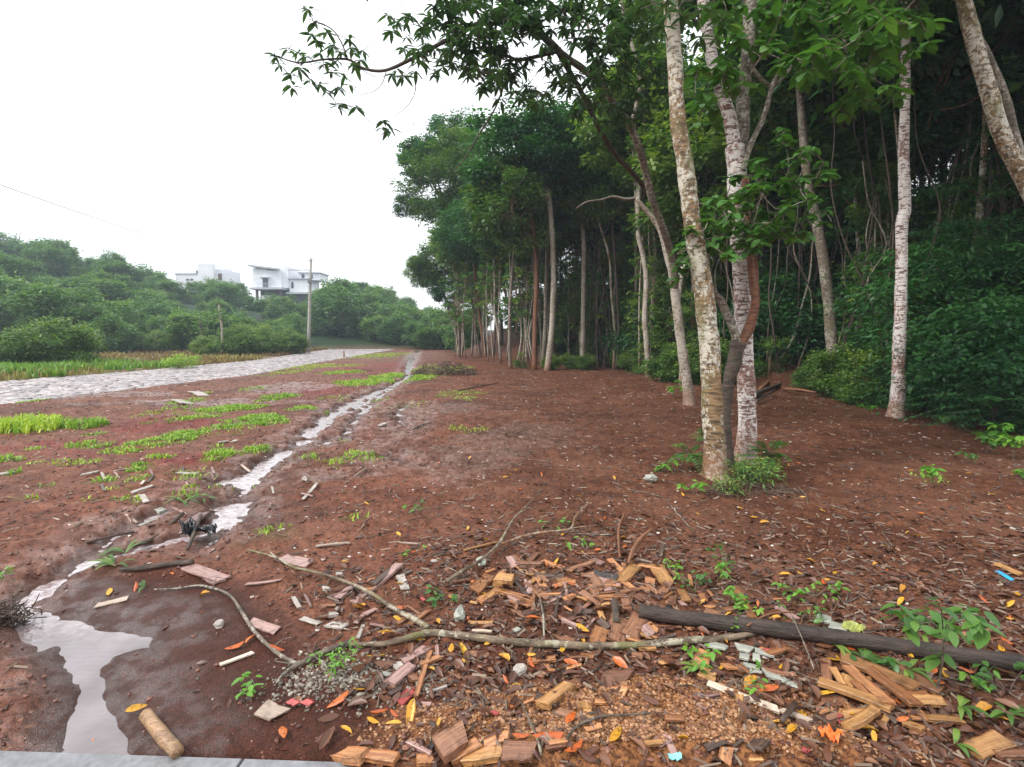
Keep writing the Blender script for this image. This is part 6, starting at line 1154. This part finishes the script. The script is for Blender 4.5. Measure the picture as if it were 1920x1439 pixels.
for s in SD: seedling(s[0], s[1], s[2], s[3], s[4], s[5], M_LEAFB if random.random() < .7 else M_LEAFN)
# compound-leaf sprout by the gravel
seedling(622, 1262, 'bright yellow-green fine-leaved sprout beside the gravel patch', 9, .13, .038, M_LEAFB, TD, .07, 'small green seedlings', 'seedling', 7)
# long leaf blades
def blade_plant(px, py, label, n, L_, mat=M_LEAF, name='grass_clump'):
    g = gp(px, py); m = M()
    for i in range(n):
        a = random.random() * 6.28; l = L_ * random.uniform(.6, 1.1); t = np.linspace(0, 1, 7); r_ = l * t * .8; z = l * (.75 * t - .75 * t * t * random.uniform(.7, 1.1)) + .01; w_ = .011 * np.sin(np.pi * np.clip(t * .9 + .08, 0, 1)); cx_, sx_ = math.cos(a), math.sin(a)
        A_ = np.stack([r_ * cx_ - sx_ * w_, r_ * sx_ + cx_ * w_, z], 1); B_ = np.stack([r_ * cx_ + sx_ * w_, r_ * sx_ - cx_ * w_, z], 1); i_ = np.arange(6); m.add(np.vstack([A_, B_]), [np.stack([i_, i_ + 1, i_ + 8, i_ + 7], 1)], random.uniform(.3, .7))
    tag(link(name, m.mesh(name, [mat]), None, tuple(g)), label, 'grass clump', 'broad-bladed grass clumps')
for a in [(1560, 1215, 'arching broad grass blades over the dark log', 6, .17), (1620, 1240, 'dark broad grass clump in front of the dark log', 10, .13), (1700, 1262, 'drooping broad blades above the slat pile', 7, .15), (215, 1065, 'broad grass blades hanging over the stream at the left', 9, .26), (235, 1040, 'bright grass blades left of the dark stick', 8, .22), (345, 945, 'green broad grass clump beside the side stream', 12, .28), (380, 942, 'smaller broad grass clump right of the side stream', 9, .22), (270, 1105, 'single small bright blades below the dark wet stick', 3, .1), (1310, 1260, 'arched narrow green blades at the golden block', 5, .12), (1800, 1330, 'green blades right of the slat pile', 7, .16), (1890, 1345, 'green blades near the lower right corner', 8, .16), (1790, 1400, 'bright green blades beside the thick golden offcut', 6, .12), (1740, 1225, 'drooping blade at the foot of the leafy seedling', 6, .18)]: blade_plant(*a)
# the leafy young plant in front right
g = gp(1755, 1300); t_ = empty('young_plant', g, 'leafy young plant with drooping serrated leaves standing over the dark log at the right', 'plant')
ml, ms_ = M(), M(); top = P(1770, 1180, g[1] - .05) - g; tube(ms_, [[0, 0, -.02], top * .5 + [.01, 0, 0], top], [.006, .004], 6, 5)
for px, py in [(1680, 1135), (1700, 1150), (1720, 1172), (1740, 1160), (1765, 1160), (1790, 1155), (1820, 1165), (1845, 1178), (1760, 1135), (1800, 1140), (1725, 1145), (1840, 1150), (1780, 1180), (1690, 1170), (1770, 1230)]:
    e = P(px, py, g[1] + random.gauss(-.05, .07)) - g; tube(ms_, [top * .9, (top + e) / 2 + [0, 0, .02], e], [.003, .0015], 4, 3, cap=False); whorl(ml, e, 4, .095, TW, -.15, .38 + random.gauss(0, .08))
link('leaves', ml.mesh('leaves', [M_LEAFN]), t_); link('stem', ms_.mesh('stem', [B_STICK]), t_)
# bush and ferns at the foot of the clump
for px, py, s, lab in [(1292, 850, .75, 'bright fern on the left of the tree clump foot'), (1440, 855, .85, 'bright green fern right of the white-barked trunk foot'), (1318, 800, .5, 'small dark fern behind the lichen trunk')]:
    g = gp(px, min(py + 30, 892)); t_ = empty('fern', g, lab, 'fern', 'ferns at the tree clump'); place(FERNS[random.randint(0, 1)], 'fronds', t_, g, s * 1.1)
BU = crown_mesh('foot_bush', 123, .30, .17, 18, 24, .06, TD, [M_LEAF, B_DARK], trunk_r=.01, crad=.4)
for px, py, s, lab in [(1400, 912, 1.0, 'dark low bush at the foot of the tree clump, in front'), (1425, 905, .8, 'dark low bush at the foot of the white-barked trunk'), (1372, 925, .6, 'smaller dark weed bush in front of the lichen trunk')]:
    g = gp(px, py); t_ = empty('bush', g, lab, 'bush', 'bushes at the tree clump'); place(BU, 'leaves', t_, g + [0, 0, .14 * s], s)
m = M()
g = gp(1410, 925)
for i in range(240):
    a = random.random() * 6.28; r = math.sqrt(random.random()); p = np.array([.5 * r * math.cos(a), .22 * r * math.sin(a), .02 + random.random() * .09 * (1 - r)]); d = np.array([random.gauss(0, 1), random.gauss(0, 1), random.gauss(-.1, .3)]); d = d / np.linalg.norm(d) * random.uniform(.06, .2); tube(m, [p - d / 2, p + d * .1 + rng.normal(0, .015, 3), p + d / 2], [.003, .002], 3, 1, cap=False, tone=random.random())
tag(link('twig_tangle', m.mesh('twig_tangle', [M_TWIGW]), None, tuple(g)), 'tangle of dead stems and roots at the foot of the tree clump', 'twig tangle')
# clump of muddy roots at the left edge
g = gp(15, 1170); m = M()
for i in range(150):
    p = np.array([random.gauss(0, .06), random.gauss(0, .05), random.random() * .10]); d = np.array([random.gauss(0, 1), random.gauss(0, 1), random.gauss(0, .6)]); d = d / np.linalg.norm(d) * random.uniform(.04, .14); tube(m, [p - d / 2, p + rng.normal(0, .01, 3), p + d / 2], [.004, .002], 3, 1, cap=False, tone=random.random() * .4)
tag(link('root_clump', m.mesh('root_clump', [M_TWIGW]), None, tuple(g)), 'muddy clump of roots at the left photo edge above the puddle', 'root clump')
# ================================================================ HAZE (thin damp air)
def haze():
    m = M(); box(m, -260, 120, -20, 330, -3, 75)
    o = link('haze', m.mesh('haze', [], False)); mt = bpy.data.materials.new('damp_air'); mt.use_nodes = True; t = mt.node_tree; t.nodes.clear()
    v = N(t, 'ShaderNodeVolumePrincipled'); v.inputs['Color'].default_value = (.76, .87, 1, 1); v.inputs['Density'].default_value = HAZE_D
    t.links.new(v.outputs[0], N(t, 'ShaderNodeOutputMaterial').inputs['Volume']); o.data.materials.append(mt)
    tag(o, 'pale damp haze that fades the far hillside', 'haze', kind='stuff')
HAZE_D = .0011
haze()
